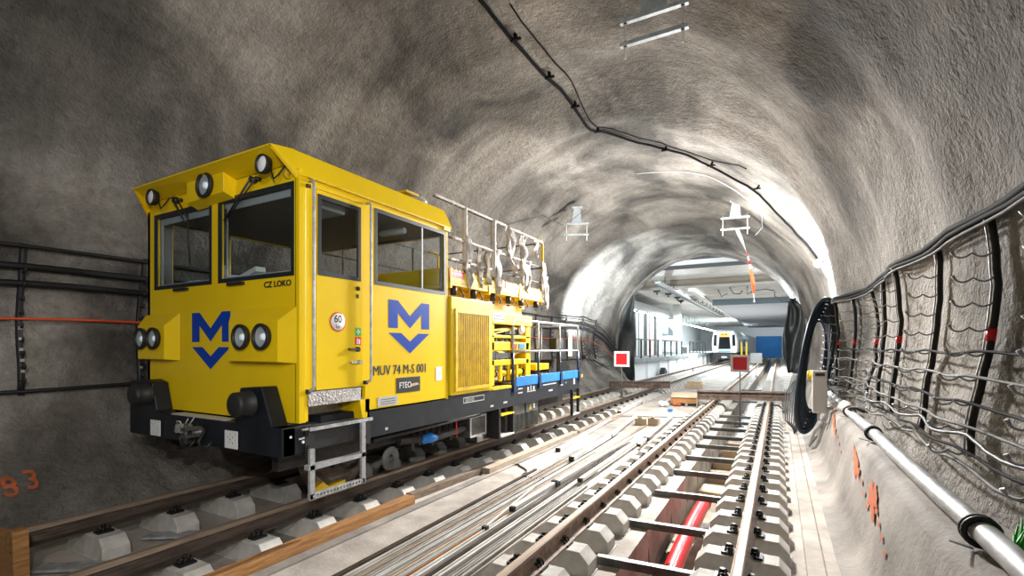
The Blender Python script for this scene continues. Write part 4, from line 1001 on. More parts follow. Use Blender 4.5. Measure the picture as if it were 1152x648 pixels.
mb = M().use(YELD); mb.box(XR-.2, XR+.04, 10.15, 10.25, .98, 1.04); mb.obj('end_step', parent=loco)
# load on the deck
mb = M().use(BLACK); mb.box(-4.25, -4.08, 9.32, 10.02, 1.60, 1.84); mb.box(-4.2, -4.13, 9.6, 9.7, 1.055, 1.60); mb.obj('control_box', parent=loco, bevel=.01)
mb = M().use(BLACK); mb.prism([(9.35, 1.06), (10.05, 1.06), (10.0, 1.36), (9.6, 1.38)], 'x', -4.6, -4.28); mb.box(-4.6, -4.2, 8.3, 9.2, 1.056, 1.12); mb.obj('equipment_box', parent=loco, bevel=.01)
mb = M().use(YEL); mb.box(-4.5, -4.15, 8.5, 9.1, 1.20, 1.32); mb.use(TIEM); mb.box(-4.4, -4.3, 8.7, 8.8, 1.12, 1.20); mb.obj('tool_case', parent=loco, bevel=.01)
mb = M().use(WHITE); mb.box(-4.05, -4.03, 9.88, 10.08, 1.45, 1.98); mb.obj('white_panel', parent=loco)
# frame markings
mb = M().use(GREY)
mb.panel((XR+.002, 5.62, .86), (0, 1, 0), (0, 0, 1), (1, 0, 0), .55, .085, .002, [(.01, .012, .54, .073)])
fm_ = mb.obj('marking_frame', parent=frame)
text('lettering', 'SERVIS', GREY, fm_, (XR+.003, 5.66, .875), SIDE, .075, 1.1, .0, 'LEFT', .0003)
for y, z, w, h in ((4.08, .72, .04, .03), (6.35, .73, .09, .03), (6.75, .745, .12, .03), (7.25, .93, .16, .022), (7.25, .86, .16, .022), (7.6, .88, .05, .07), (7.72, .88, .03, .09), (7.82, .88, .06, .07), (7.58, .86, .35, .012), (8.25, .99-.06, .6, .02), (8.5, .80, .18, .03), (9.05, .87, .15, .03), (9.35, .9, .03, .03), (9.78, .85, .09, .13), (3.0, .80, .03, .02)):
    mb = M().use(GREY); mb.box(XR, XR+.002, y, y+w, z, z+h); mb.obj('stencil_mark', parent=frame)
mb = M().use(WHITE); mb.box(XR, XR+.004, 2.96, 3.05, .80, .815); mb.cyl((XR, 3.0, .775), (XR+.012, 3.0, .775), .014, n=8); mb.cyl((XR, 2.87, .84), (XR+.01, 2.87, .84), .012, n=8)
mb.obj('bolt_heads', parent=frame)
# under-frame: wheels, boxes, tanks
def wheelset(y):
    ax = M().use(UNDER); ax.cyl((XM-.9, y, .42), (XM+.9, y, .42), .07, n=12); a = ax.obj('axle', parent=loco)
    for s in (-1, 1):
        w = M().use(DRAIL); x = -5.29+s*.680
        w.lathe((x, y, .42), (s, 0, 0), [(-.0, 0), (-.0, .448), (.028, .448), (.035, .422), (.135, .415), (.135, .35), (.07, .34), (.07, .13), (.17, .12), (.17, 0)], 40); w.obj('wheel', parent=a)
        b = M().use(UNDER); b.lathe((x+s*.15, y, .42), (s, 0, 0), [(0, .13), (.12, .13), (.14, .10), (.14, 0)], 18); b.box(x+s*.16, x+s*.26, y-.42, y+.42, .52, .60); b.box(x+s*.17, x+s*.25, y-.16, y+.16, .3, .55); b.obj('axle_box', parent=a)
wheelset(3.95); wheelset(8.95)
mb = M().use(DCAB); mb.lathe((-4.16, 4.45, .30), (1, 0, 0), [(0, .05), (0, .14), (.025, .14), (.025, .05)], 28); mb.obj('hub_ring', parent=loco)  # stands for the dirty grey ring of the wheel hub
mb = M().use(UNDER)
for x in (XL+.35, XR-.45): mb.box(x, x+.1, 3.0, 10.0, .45, .78)
mb.box(XL+.5, XR-.5, 5.0, 7.9, .30, .75); mb.box(-4.4, XR-.05, 6.9, 6.98, .25, .68)
for k in range(9): mb.box(-4.3, -4.2, 4.9+.14*k, 4.96+.14*k, .30+.05*(k % 3), .66)
mb.tube([(-4.1, 4.1, .58), (-4.0, 4.9, .62), (-3.98, 6.2, .64)], .03, 8); mb.tube([(-4.15, 4.6, .48), (-4.1, 5.3, .42), (-4.1, 6.0, .45)], .05, 8)
mb.obj('underframe', parent=loco)
mb = M().use(BLUEB); mb.tube([(-4.1, 4.98, .40), (-4.08, 5.02, .44), (-4.06, 5.12, .45), (-4.05, 5.22, .43)], [.03, .06, .07, .04], 12); mb.obj('blue_cap', parent=loco)
mb = M().use(RED); mb.tube([(-4.0, 5.62, .62), (-4.0, 5.63, .38)], .008, 6); mb.use(GREY); mb.tube([(-3.95, 5.35, .655), (-3.95, 6.15, .655)], .012, 6); mb.obj('brake_rod', parent=loco)
mb = M().use(TIEM); mb.box(-4.35, -4.02, 6.0, 6.45, .30, .62); mb.use(GREY); mb.panel((-4.015, 6.0, .30), (0, 1, 0), (0, 0, 1), (1, 0, 0), .45, .32, .01, [(.03, .03, .42, .29)]); mb.obj('battery_box', parent=loco, bevel=.01)
mb = M().use(YELD); mb.box(-4.1, XR+.04, 6.62, 7.05, .56, .585); mb.use(GREY); mb.box(-4.1, XR+.04, 6.62, 7.05, .22, .245); mb.use(BLACK); mb.box(-4.1, XR+.02, 6.58, 6.63, .2, .68); mb.box(-4.1, XR+.02, 7.04, 7.09, .2, .68); mb.obj('side_step', parent=loco)
mb = M().use(TIEM); mb.box(-4.4, XR-.06, 7.15, 7.62, .22, .66); mb.box(-4.4, XR-.06, 7.66, 8.15, .22, .66)
for k in range(11): y = 7.17+.042*k; mb.box(XR-.06, XR-.045, y, y+.02, .24, .50); mb.box(XR-.06, XR-.045, y+.5, y+.52, .24, .50)
tb = mb.obj('tank_box', parent=loco, bevel=.006)
mb = M().use(YELD); mb.prism([(7.78, .53), (7.88, .53), (7.83, .63)], 'x', XR-.06, XR-.055); mb.use(WHITE); mb.box(XR-.06, XR-.055, 7.95, 8.01, .54, .62); mb.obj('warning_sticker', parent=tb)
mb = M().use(BLACK)
for y in (9.62, 9.98): mb.box(XR-.01, XR+.05, y, y+.04, .2, .75)
mb.use(YELD); mb.box(XR-.01, XR+.06, 9.62, 10.02, .55, .58); mb.use(GREY); mb.box(XR-.01, XR+.06, 9.62, 10.02, .2, .23); mb.obj('rear_ladder', parent=loco)

# raised work platform with tooth-edged side boards and railing
PX0, PX1, PY0, PY1 = -6.4, -3.90, 5.30, 8.34
mb = M().use(YEL)
mb.box(PX0, PX1, PY0, PY1, 2.50, 2.55)
for x in (PX0, PX1-.03): mb.box(x, x+.03, PY0, PY1, 2.53, 2.70)
for y in (PY0, PY1-.03): mb.box(PX0, PX1, y, y+.03, 2.53, 2.70)
mb.box(PX0+.3, PX1-.3, 5.5, 8.1, 2.36, 2.50); mb.box(-4.5, -4.1, 6.5, 7.8, 2.18, 2.38)
for k in range(4): mb.box(PX0, PX1+.012, PY0+.02+k*1.0, PY0+.07+k*1.0, 2.46, 2.74)
plat = mb.obj('work_platform', parent=loco, bevel=.006)
mb = M().use(YELD)
for k in range(34):
    if (k // 8) % 2 == 0 or k > 20: y = PY0+.06+.088*k; mb.prism([(y, 2.70), (y+.07, 2.70), (y+.02, 2.74)], 'x', PX1-.03, PX1)
mb.obj('toothed_edge', parent=plat)
for a, b in ((5.20, 5.56), (6.74, 7.28)): mb = M().use(RED); mb.box(PX1+.001, PX1+.006, a+.1, b+.1, 2.615, 2.715); q = mb.obj('warning_board', parent=plat); m2 = M().use(WHITE); [m2.box(PX1+.006, PX1+.007, a+.14, b+.06, z, z+.012) for z in (2.66,)]; m2.obj('lettering', parent=q)
for y in (5.5, 6.0, 6.55, 7.05, 7.5, 8.1):
    mb = M().use(BLACK); mb.cyl((PX1-.06, y, 2.50), (PX1-.06, y, 2.38), .045, n=12); mb.cyl((PX1-.06, y, 2.36), (PX1-.06, y, 2.34), .03, n=10); mb.tube([(PX1-.02, y+.08, 2.48), (PX1+.02, y+.12, 2.40), (PX1-.04, y+.2, 2.36)], .010, 6); mb.obj('locking_bolt', parent=plat)
PP = [5.72, 6.50, 7.48, 8.30]
mb = M().use(DCAB)
for y in PP[:3]:
    for x in (PX1-.02, PX0+.02): mb.tube([(x, y, 2.54), (x, y, 3.62)], .017, 8)
for z in (3.62, 3.15):
    for x in (PX1-.02, PX0+.02): mb.tube([(x, PY0-.3 if z > 3.5 else PY0, z), (x, PY1-.04, z)], .014, 8)
    mb.tube([(PX0+.02, PY1-.04, z), (PX1-.02, PY1-.04, z)], .014, 8)
mb.tube([(PX1-.02, PY0, 2.84), (PX1-.02, PY1-.04, 2.86)], .010, 6)
mb.use(YEL)
for x in (PX1-.02, PX0+.02): mb.tube([(x, 8.30, 2.54), (x, 8.30, 3.58), (x, 8.26, 3.64), (x, 8.0, 3.64)], .026, 8)
mb.obj('platform_railing', parent=plat)
# mast head on the cab roof
mb = M().use(YELD); mb.box(-4.5, -4.35, 4.85, 5.0, 3.52, 3.66); mb.box(-4.55, -4.2, 4.80, 5.05, 3.66, 3.69); mb.obj('roof_bracket', parent=roof)

# plastic film wrapped round the platform rails, hanging rags
def rag(x, y, z, L, w, seed, label, name='plastic_sheet'):
    mb = M().use(PLASTIC); nu, nv = 7, 12; vs = []
    for j in range(nv+1):
        for i in range(nu+1):
            t = j/nv; u_ = i/nu-.5; ww = w*(1-.55*t*t+.25*noise.noise(Vector((seed, t*3, 0))))
            vs.append((x+.03+.07*noise.noise(Vector((seed+i*.7, t*3, 2)))+.02*math.sin(i*2.1+t*4), y+u_*ww+.09*noise.noise(Vector((seed, t*2.4, 7)))+.05*t, z-L*t*(1+.25*noise.noise(Vector((seed, i*.9, 5))))))
    mb.add(vs, [(j*(nu+1)+i, j*(nu+1)+i+1, (j+1)*(nu+1)+i+1, (j+1)*(nu+1)+i) for j in range(nv) for i in range(nu)], True)
    o = mb.obj(name); s = o.modifiers.new('thickness', 'SOLIDIFY'); s.thickness = .006
    return tag(o, label, 'plastic sheet', 'film rags on the work platform')
for i, (y, z, L, w, lab) in enumerate([(5.74, 3.25, .75, .13, 'torn white film hanging from the first platform post behind the cab'), (6.05, 3.12, .55, .10, 'narrow white film rag on the middle rail, left'), (6.28, 3.12, .50, .10, 'narrow white film rag on the middle rail, second'),
        (6.55, 3.20, .72, .22, 'bunched white film at the post above the red board'), (6.95, 3.62, .50, .28, 'broad white film rag hanging from the top rail'), (7.10, 3.15, .30, .16, 'short white film rag under the broad one'),
        (7.42, 3.58, .55, .22, 'white film strip hanging at the third post'), (7.55, 3.18, .52, .30, 'large white film rag on the middle rail near the end'), (7.95, 3.60, .30, .15, 'small white film scrap on the top rail'),
        (8.25, 3.25, .80, .20, 'long white film rag at the end post of the platform'), (8.36, 3.0, .60, .22, 'lowest white film rag beyond the end post')]):
    rag(PX1-.02, y, z, L, w, 3.1*i, lab)
for k, (x, y0, y1, z, lab) in enumerate([(PX1-.02, 5.0, 6.9, 3.64, 'white film wound round the top rail just behind the cab'), (PX1-.02, 5.4, 7.4, 3.16, 'white film wound round the middle rail'), (PX1-.02, 7.0, 8.28, 3.63, 'tattered film wound round the far end of the top rail'), (PX1-.02, 5.35, 6.5, 2.86, 'white film wound round the lowest rail')]):
    mb = M().use(PLASTIC); n = 40
    mb.tube([(x, y0+(y1-y0)*i/n, z) for i in range(n+1)], [.020+.022*abs(noise.noise(Vector((i*.6, k*4, 1))))+.004*(i % 2) for i in range(n+1)], 8)
    tag(mb.obj('plastic_wrap'), lab, 'plastic film')
for y, r, lab in ((5.72, .030, 'white film wound round the first platform post behind the cab'), (6.50, .040, 'thick white film wound round the middle platform post'), (7.48, .028, 'white film wound round the third platform post')):
    mb = M().use(PLASTIC); n = 22
    mb.tube([(PX1-.02, y, 2.75+.9*i/n) for i in range(n+1)], [r+.022*abs(noise.noise(Vector((i*.5, y, 1))))+.004*(i % 2) for i in range(n+1)], 8)
    tag(mb.obj('plastic_wrap'), lab, 'plastic film')
mb = M().use(PLASTIC); vs = []
for i in range(7):
    for j in range(10):
        q = 2*PI*j/10; ph = PI*i/6; r = .14*(.8+.6*noise.noise(Vector((math.cos(q)*2*math.sin(ph), math.sin(q)*2, i*.8))))
        vs.append((-4.3+r*math.cos(q)*math.sin(ph), 5.12+r*1.3*math.sin(q)*math.sin(ph), 3.63+r*.8*math.cos(ph)))
mb.add(vs, [(i*10+j, i*10+(j+1) % 10, (i+1)*10+(j+1) % 10, (i+1)*10+j) for i in range(6) for j in range(10)], True)
tag(mb.obj('plastic_bundle'), 'crumpled white film bundle on the rear edge of the cab roof', 'plastic film')
# ------------------------------------------------------------------ things on the tunnel crown and right wall
def on_wall(path, inset, sub=6):
    """smooth path of (Y, angle degrees) laid on the lining"""
    out = []
    for k in range(len(path)-1):
        a = path[max(0, k-1)]; b = path[k]; c = path[k+1]; d = path[min(len(path)-1, k+2)]
        for i in range(sub):
            t = i/sub
            q = [0.5*((2*b[j])+(-a[j]+c[j])*t+(2*a[j]-5*b[j]+4*c[j]-d[j])*t*t+(-a[j]+3*b[j]-3*c[j]+d[j])*t**3) for j in (0, 1)]
            out.append(q)
    out.append(path[-1])
    return [wall_pt(y, math.radians(a), inset) for y, a in out]
CEIL_CABLE = [(5.59, 93.3), (5.97, 93.1), (6.81, 92.9), (8.04, 92.5), (9.23, 91.4), (10.31, 90.9), (11.17, 85.8), (12.01, 76.8), (12.94, 65.4), (13.48, 51.7), (13.98, 40.3), (14.16, 30.1), (14.22, 24.5)]
CLIPS = [(6.68, 92.1), (7.89, 91.7), (9.0, 91.0), (10.24, 90.4), (11.95, 76.6), (12.75, 64.6), (13.13, 50.3)]
THIN = [(6.08, 89.2), (7.0, 89.1), (8.22, 88.8), (9.11, 89.7), (9.95, 89.4), (10.85, 86.0), (11.61, 77.1), (12.51, 64.8), (12.29, 53.8)]
LOOP = [(13.78, 91.2), (14.06, 78.8), (14.26, 64.4), (14.73, 54.0), (15.44, 49.0), (17.03, 49.4)]

CP = CEIL_CABLE
mb = M().use(WCAB); mb.tube(on_wall(CP, .06), .028, 8)
tag(mb.obj('ceiling_cable'), 'thick black cable snaking along the tunnel crown to the wall lamp', 'cable')
for kc, (y, a) in enumerate(CLIPS):
    p = Vector(wall_pt(y, math.radians(a), .05)); q = Vector(wall_pt(y, math.radians(a), -.03)); r = (q-p).normalized()
    mb = M().use(WCAB); mb.beam(p-r*.05, q, .07, .04); mb.beam(p-r*.04+Vector((-.09, 0, 0)), p-r*.04+Vector((.09, 0, 0)), .04, .03)
    tag(mb.obj('cable_clip'), 'black clip of the thick crown cable, '+['nearest the camera', 'second nearest', 'third nearest', 'fourth nearest, where the cable bends', 'fifth nearest', 'sixth nearest', 'closest to the wall lamp'][kc], 'clip', 'clips of the crown cable')
mb = M().use(WCAB); mb.tube(on_wall(THIN, .03), .012, 6)
tag(mb.obj('ceiling_cable'), 'thin dark wire running beside the thick crown cable', 'cable')
mb = M().use(GREY); mb.tube(on_wall(LOOP, .03)+[(Vector(wall_pt(LOOP[-1][0], math.radians(LOOP[-1][1]), .35)))], .012, 6)
tag(mb.obj('ceiling_cable'), 'pale thin cable arching along the crown and ending in a hook near the distant bracket', 'cable')

def bracket(c, ang, w, label, topz, scale=1.0, tilt=0.0):
    root = thing('ceiling_bracket', c, label, 'ceiling bracket'); c = Vector(c); R = Matrix.Rotation(ang, 3, 'Z') @ Matrix.Rotation(tilt, 3, 'Y')
    def T(x, y, z): return c+R@Vector((x, y, z))
    h = .34*scale
    mb = M().use(ZINC)
    mb.beam(T(-w/2, 0, 0), T(w/2, 0, 0), .06, .05); mb.obj('upper_rail', parent=root)
    mb = M().use(ZINC); mb.beam(T(-w/2, .0, -h), T(w/2, .0, -h), .06, .05); mb.obj('lower_rail', parent=root)
    for s in (-1, 1):
        mb = M().use(WHITE); mb.cyl(T(s*w*.42, .0, .12), T(s*w*.42, .0, -h-.18), .013, n=8); mb.use(CLIPM)
        for z in (0, -h): mb.cyl(T(s*w*.42, 0, z-.035), T(s*w*.42, 0, z-.02), .024, n=6); mb.cyl(T(s*w*.42, 0, z+.022), T(s*w*.42, 0, z+.037), .024, n=6)
        mb.obj('threaded_rod', parent=root)
    mb = M().use(ZINC)
    top = [T(-.08, 0, topz-c.z), T(.12, 0, topz-c.z)]
    a, b = T(-w*.20, -.02, .0), T(w*.20, -.02, .0); dy = R@Vector((0, .04, 0))
    for p in ((a, b, top[1], top[0]),):
        mb.hexa([p[0], p[1], p[1]+dy, p[0]+dy, p[3], p[2], p[2]+dy, p[3]+dy])
    mb.beam(T(-.14, 0, topz-c.z), T(.18, 0, topz-c.z), .16, .02)
    mb.obj('mounting_plate', parent=root)
    return root
bracket((-1.34, 6.0, 5.74), 0, .82, 'large galvanised double-rail bracket hanging from the crown at the top of the picture', 6.22, .85)
bracket((-5.45, 14.0, 5.45), math.radians(25), .74, 'small galvanised bracket hanging above the work platform', 5.95)
bracket((-1.15, 16.0, 5.55), math.radians(8), .80, 'galvanised bracket hanging ahead, with the orange tape tied to it', 6.05)
mb = M().use(TIEM); mb.tube([(-5.15, 14.0, 5.85), (-5.5, 13.8, 5.55), (-5.75, 13.6, 5.35)]+[wall_pt(13.3-.25*i, math.radians(127+i*2.2), .05) for i in range(8)], .010, 6)
tag(mb.obj('ceiling_cable'), 'thin dark cable trailing left from the small bracket', 'cable')
# warning tape
mb = M().use(WHITEM)
p0 = Vector((-1.1, 16.0, 5.2)); p1 = Vector((-.62, 15.6, 2.95)); vs = []; n = 18; mats_ = []
for i in range(n+1):
    t = i/n; p = p0.lerp(p1, t)+Vector((.12*math.sin(PI*t), 0, 0)); w = .05+.015*math.sin(t*9); q = t*5
    vs += [p+Vector((w*math.cos(q), w*math.sin(q), 0)), p-Vector((w*math.cos(q), w*math.sin(q), 0))]
for i in range(n):
    mb.use(ORANGE if 9 < i < 16 else (RED if i in (6, 8) else WHITEM)); mb.add([vs[2*i], vs[2*i+1], vs[2*i+3], vs[2*i+2]], [(0, 1, 2, 3)], False)
o = mb.obj('warning_tape'); o.modifiers.new('thickness', 'SOLIDIFY').thickness = .004
tag(o, 'white and orange warning tape dangling from the distant ceiling bracket', 'tape')

# flood lamps
def flood(loc, aim, energy, label, r=.10, col=COOL, post=None, spot=None):
    root = thing('work_lamp', loc, label, 'lamp'); loc = Vector(loc); d = (Vector(aim)-loc).normalized()
    mb = M().use(BLACK); mb.lathe(loc-d*.10, d, [(0, 0), (0, r*.7), (.06, r), (.10, r*1.05), (.10, r*.95)], 20); mb.obj('lamp_housing', parent=root)
    mb = M().use(emis('glowing_lamp_glass', (.92, .96, 1.0), 60)); mb.lathe(loc-d*.005, d, [(0, r*.93), (.012, r*.6), (.016, 0)], 20); mb.obj('lamp_glass', parent=root)
    if post: mb = M().use(BLACK); mb.tube([loc-d*.1]+[Vector(q) for q in post], .014, 6); mb.obj('lamp_arm', parent=root)
    if spot: lamp('flood_light', 'SPOT', tuple(loc+d*.12), energy, col, .08, aim=aim, cone=spot)
    else: lamp('flood_light', 'POINT', tuple(loc+d*.12), energy, col, .10)
    return root
flood((.80, 13.5, 3.62), (-2.2, 8.5, 1.8), 520, 'glaring white work lamp high on the right tunnel wall', .085, post=[(.92, 13.7, 3.68), (1.0, 13.7, 3.7)])
flood((-6.7, 18.0, 1.30), (-7.1, 20.9, 4.7), 2600, 'white work lamp on the left wall hidden behind the vehicle, lighting the wall', .10, post=[(-6.9, 17.8, .6), (-7.2, 17.8, .25)], spot=80)
flood((.45, 24.2, 3.5), (-3, 27, 1.0), 420, 'white glare lamp at the right edge of the tunnel mouth', .12, post=[(.6, 24.3, 3.6), (.8, 24.3, 3.8)])

# hanging coil of hoses and the grey box
root = thing('hose_coil', (.75, 11.3, .2), 'tall hanging coil of thick blue-black hoses by the right wall', 'hose coil')
for k in range(7):
    mb = M().use(CABLE if k % 3 == 1 else CABLEB); n = 48; pts = []
    top = Vector((.83-.02*k, 11.2+.03*k, 2.60-.07*k)); bot = Vector((.42+.02*k, 10.9+.03*k, .0+.07*k)); cc = (top+bot)/2; ax = (top-bot)/2
    for i in range(n):
        q = 2*PI*i/n; w = .29-.018*k
        side = Vector((.9, .45, -.10)).normalized()
        p = cc+ax*math.cos(q)+side*(w*math.sin(q))*(1+.05*math.cos(q))
        p += Vector((.015*math.sin(q*3+k), .02*math.cos(q*2+k), 0)); pts.append(p)
    mb.tube(pts, .036 if k < 6 else .026, 8, closed=True); mb.obj('hose', parent=root)
mb = M().use(GREY); mb.tube([(.62, 10.7, .0), (.50, 10.6, -.18), (.58, 10.5, .10), (.70, 10.4, .30), (.66, 10.3, .38)], .03, 8); mb.obj('pale_hose', parent=root)
mb = M().use(WHITEM); mb.box(.52, .74, 9.98, 10.16, .50, 1.24); cb = mb
rootb = thing('switch_box', (.63, 10.07, .5), 'tall pale grey electrical box in front of the hose coil', 'electrical box')
cb.use(WHITEM); b0 = cb.obj('box_body', parent=rootb, bevel=.012)
mb = M().use(GREY); mb.box(.535, .725, 9.972, 9.98, .53, 1.12); mb.use(BLACK); mb.box(.56, .70, 9.968, 9.974, 1.15, 1.20); mb.obj('box_lid', parent=b0)
mb = M().use(GALV); mb.box(.60, .64, 10.16, 10.19, .35, 1.0); mb.box(.60, .84, 10.16, 10.19, .55, .60); mb.obj('box_bracket', parent=rootb)
mb = M().use(YELD); mb.lathe((.70, 14.2, .95), (0, -1, 0), [(0, 0), (0, .12), (.12, .13), (.16, .08), (.16, 0)], 14); tag(mb.obj('yellow_reel'), 'small yellow reel behind the hose coil by the dark membrane', 'reel')
mb = M().use(CABLE)
for k in range(8): mb.tube([(.62-.04*k, 13.2+.2*k, 1.1-.05*k), (.50-.05*k, 13.0+.1*k, .5), (.42-.04*k, 12.6+.1*k, -.1), (.3, 12.3+.1*k, -.25)], .014, 6)
tag(mb.obj('cable_bundle'), 'bunch of thin black cables running down to the floor behind the hose coil', 'cable bundle')

# ------------------------------------------------------------------ black membrane curtains at the tunnel mouth
def curtain(pts, y, label, seed):
    mb = M().use(MEMB); nu, nv = 10, 24; vs = []
    for j in range(nv+1):
        t = j/nv; k = min(int(t*(len(pts)-1)), len(pts)-2); f = t*(len(pts)-1)-k
        a = pts[k]; b = pts[k+1]; z = a[0]+(b[0]-a[0])*f; x0 = a[1]+(b[1]-a[1])*f; x1 = a[2]+(b[2]-a[2])*f
        for i in range(nu+1):
            u_ = i/nu; vs.append((x0+(x1-x0)*u_+.03*math.sin(t*14+seed), y+.07*math.sin(u_*5+seed+t*3.5)+.30*noise.noise(Vector((u_*3, t*4, seed))), z))
    mb.add(vs, [(j*(nu+1)+i, j*(nu+1)+i+1, (j+1)*(nu+1)+i+1, (j+1)*(nu+1)+i) for j in range(nv) for i in range(nu)], True)
    o = mb.obj('membrane_curtain'); o.modifiers.new('thickness', 'SOLIDIFY').thickness = .02
    return tag(o, label, 'curtain')
curtain([(4.55, -6.85, -6.65), (3.6, -7.35, -6.62), (2.4, -7.75, -6.60), (1.2, -7.95, -6.58), (.3, -7.9, -6.62), (-.3, -7.8, -6.62)], 25.3, 'black folded membrane curtain hanging at the left side of the tunnel mouth', 1.0)
curtain([(3.6, .42, .62), (3.2, .32, .85), (2.2, .16, .95), (1.2, .18, .92), (.62, .30, .8), (.62, .4, .7)], 22.3, 'black sagging membrane curtain hanging at the right side of the tunnel mouth', 4.0)

# ------------------------------------------------------------------ the station box beyond the tunnel mouth
SC = mat('station_ceiling_concrete', (0.42, 0.40, 0.37), 0.8, col2=(0.60, 0.58, 0.54), scale=.8, bump=.1, bscale=10)
SW = mat('station_white_wall', (0.74, 0.77, 0.78), 0.6)
SB = mat('station_blue_grey', (0.16, 0.22, 0.26), 0.6)
PLAT = mat('platform_edge_concrete', (0.13, 0.15, 0.155), 0.7, col2=(0.24, 0.26, 0.26), scale=2)
STEEL = mat('railing_dark_steel', (0.03, 0.035, 0.035), 0.5)
SG = mat('screen_panel_white', (0.72, 0.74, 0.72), 0.4)
y0, y1 = PORTAL+.5, 97
mb = M().use(SC); mb.box(-12.98, 2.58, y0+.21, y1-.3, 5.33, 5.6); struct(mb.obj('ceiling'))
mb = M().use(SC); mb.box(-7.6, 2.57, 28.72, 36.9, 4.98, 5.325); struct(mb.obj('ceiling'))
mb = M().use(SW); mb.box(-13.2, -13, y0, y1, -1, 6); struct(mb.obj('wall_left'))
mb = M().use(SW); mb.box(2.6, 2.8, y0, y1, -1, 6); struct(mb.obj('wall_right'))
mb = M().use(SW); mb.panel((-13, y1, -1), (1, 0, 0), (0, 0, 1), (0, -1, 0), 16.5, 7, .3, [(9.5, 0, 13.5, 4.4)]); struct(mb.obj('wall_back'))
mb = M().use(SW); mb.panel((-13, y0, -1), (1, 0, 0), (0, 0, 1), (0, -1, 0), 16.5, 7, .2, [(4.2, 0, 14.6, 6.8)]); struct(mb.obj('wall_front'))
for k, (y, z, w, m, lab) in enumerate([(27.6, 5.10, 1.1, mat('brownish_beam', (.22, .19, .15), .8), 'brownish concrete ceiling beam nearest the tunnel mouth')]):
    mb = M().use(m); mb.box(-12.97, 2.57, y, y+w, z, 5.32); tag(mb.obj('ceiling_beam', bevel=.02), lab, 'beam')
mb = M().use(mat('grey_soffit', (.30, .31, .34), .7)); mb.box(-4.1, 1.0, 37.2, 84, 4.62, 5.32); mb.use(SB); mb.box(-4.12, 1.02, 36.91, 37.2, 4.58, 4.98); mb.box(1.0, 1.06, 37, 60, 4.4, 5.32); tag(mb.obj('ceiling_panel'), 'large flat grey ceiling panel above the right-hand track', 'ceiling panel')
# platform
mb = M().use(PLAT); mb.box(-13, -6.85, y0+.3, y1, -.9, .80); mb.obj('x') if False else None
mb = M().use(PLAT); mb.box(-12.97, -6.95, y0+.3, y1-.1, .72, .98); mb.use(SW); mb.box(-12.97, -7.25, y0+.3, y1-.1, -.33, .72)
for k in range(20): mb.box(-7.26, -7.1, y0+1.5+3.4*k, y0+1.9+3.4*k, -.33, .72)
tag(mb.obj('station_platform', bevel=.02), 'long station platform with grey edge left of the tracks', 'platform')
def railing(x, ya, yb, z, h, step, label):
    root = thing('platform_railing', (x, ya, z), label, 'railing')
    mb = M().use(STEEL); mb.box(x-.035, x+.035, ya, yb, z+h-.07, z+h); mb.box(x-.02, x+.02, ya, yb, z+.10, z+.14); mb.obj('hand_rail', parent=root)
    y = ya; n_ = 0
    while y <= yb+.01:
        p = M().use(STEEL); p.box(x-.045, x+.045, y-.045, y+.045, z, z+h); p.obj('railing_post', parent=root); y += step
    mb = M().use(STEEL); y = ya+.38
    while y < yb: mb.box(x-.008, x+.008, y-.008, y+.008, z+.12, z+h-.05); y += .375
    mb.obj('railing_bars', parent=root)
railing(-7.05, 26.2, 42.0, .98, 1.15, 2.25, 'dark metal railing along the near end of the station platform')
railing(-7.05, 46.0, 57.0, .98, 1.15, 2.2, 'grey railing on the station platform beside the train')
# platform screens: tall panels with columns
for k in range(5):
    ya = 27.0+3.3*k; root = thing('wall_panel', (-8.9, ya, .98), ['pale wall panel nearest the tunnel mouth behind the railing', 'second pale wall panel behind the platform railing', 'middle pale wall panel behind the railing', 'pinkish lit wall panel behind the railing', 'farthest pale wall panel before the station opens'][k], 'wall panel')
    mb = M().use(SG if k != 3 else mat('pink_white_panel', (.78, .55, .52), .5)); mb.box(-9.0, -8.9, ya+.25, ya+3.1, .98, 4.1); mb.obj('panel_sheet', parent=root)
    mb = M().use(PLAT); mb.box(-9.0, -8.72, ya-.02, ya+.22, .98, 4.2); mb.box(-8.9, -8.86, ya+1.5, ya+1.62, .98, 4.1); mb.obj('panel_column', parent=root)
mb = M().use(GREY); mb.box(-9.1, -8.4, 26.5, 44, 4.2, 4.75); tag(mb.obj('cornice'), 'pale boxed duct above the platform wall panels', 'duct')
mb = M().use(GREY); mb.box(-8.1, -7.5, 43.9, 44.6, .98, 5.3); tag(mb.obj('column'), 'white square column at the end of the platform wall panels', 'column')
for k in range(6):
    y = 28+2.6*k
    mb = M().use(emis('tube_light_glass', (.9, .97, 1.0), 22)); mb.box(-8.42, -8.30, y, y+1.5, 4.02, 4.10); mb.use(GREY); mb.box(-8.44, -8.28, y-.03, y+1.53, 4.10, 4.18)
    tag(mb.obj('tube_light'), 'bright tube light under the duct along the platform wall', 'light', 'tube lights along the platform wall')
for k in range(10):
    y = 48+4.2*k
    mb = M().use(emis('tube_light_glass', (.9, .97, 1.0), 30)); mb.box(-9.2, -8.9, y, y+2.8, 4.15, 4.2); mb.use(GREY); mb.box(-9.22, -8.88, y-.03, y+2.83, 4.2, 4.28); mb.box(-9.07, -9.03, y+.5, y+.54, 4.28, 5.325); mb.box(-9.07, -9.03, y+2.2, y+2.24, 4.28, 5.325)
    tag(mb.obj('tube_light'), 'bright tube light over the distant platform beside the train', 'light', 'distant platform tube lights')
# slanting stair soffit and pale fascia over the distant platform
mb = M().use(SW); mb.prism([(45, 4.7), (56, 2.9), (56, 3.3), (45, 5.32)], 'x', -12.9, -9.8); mb.use(SB); mb.box(-9.8, -9.7, 47, 50, 2.9, 4.1)
tag(mb.obj('stair_soffit'), 'white slanting stair soffit over the platform left of the train', 'stair')
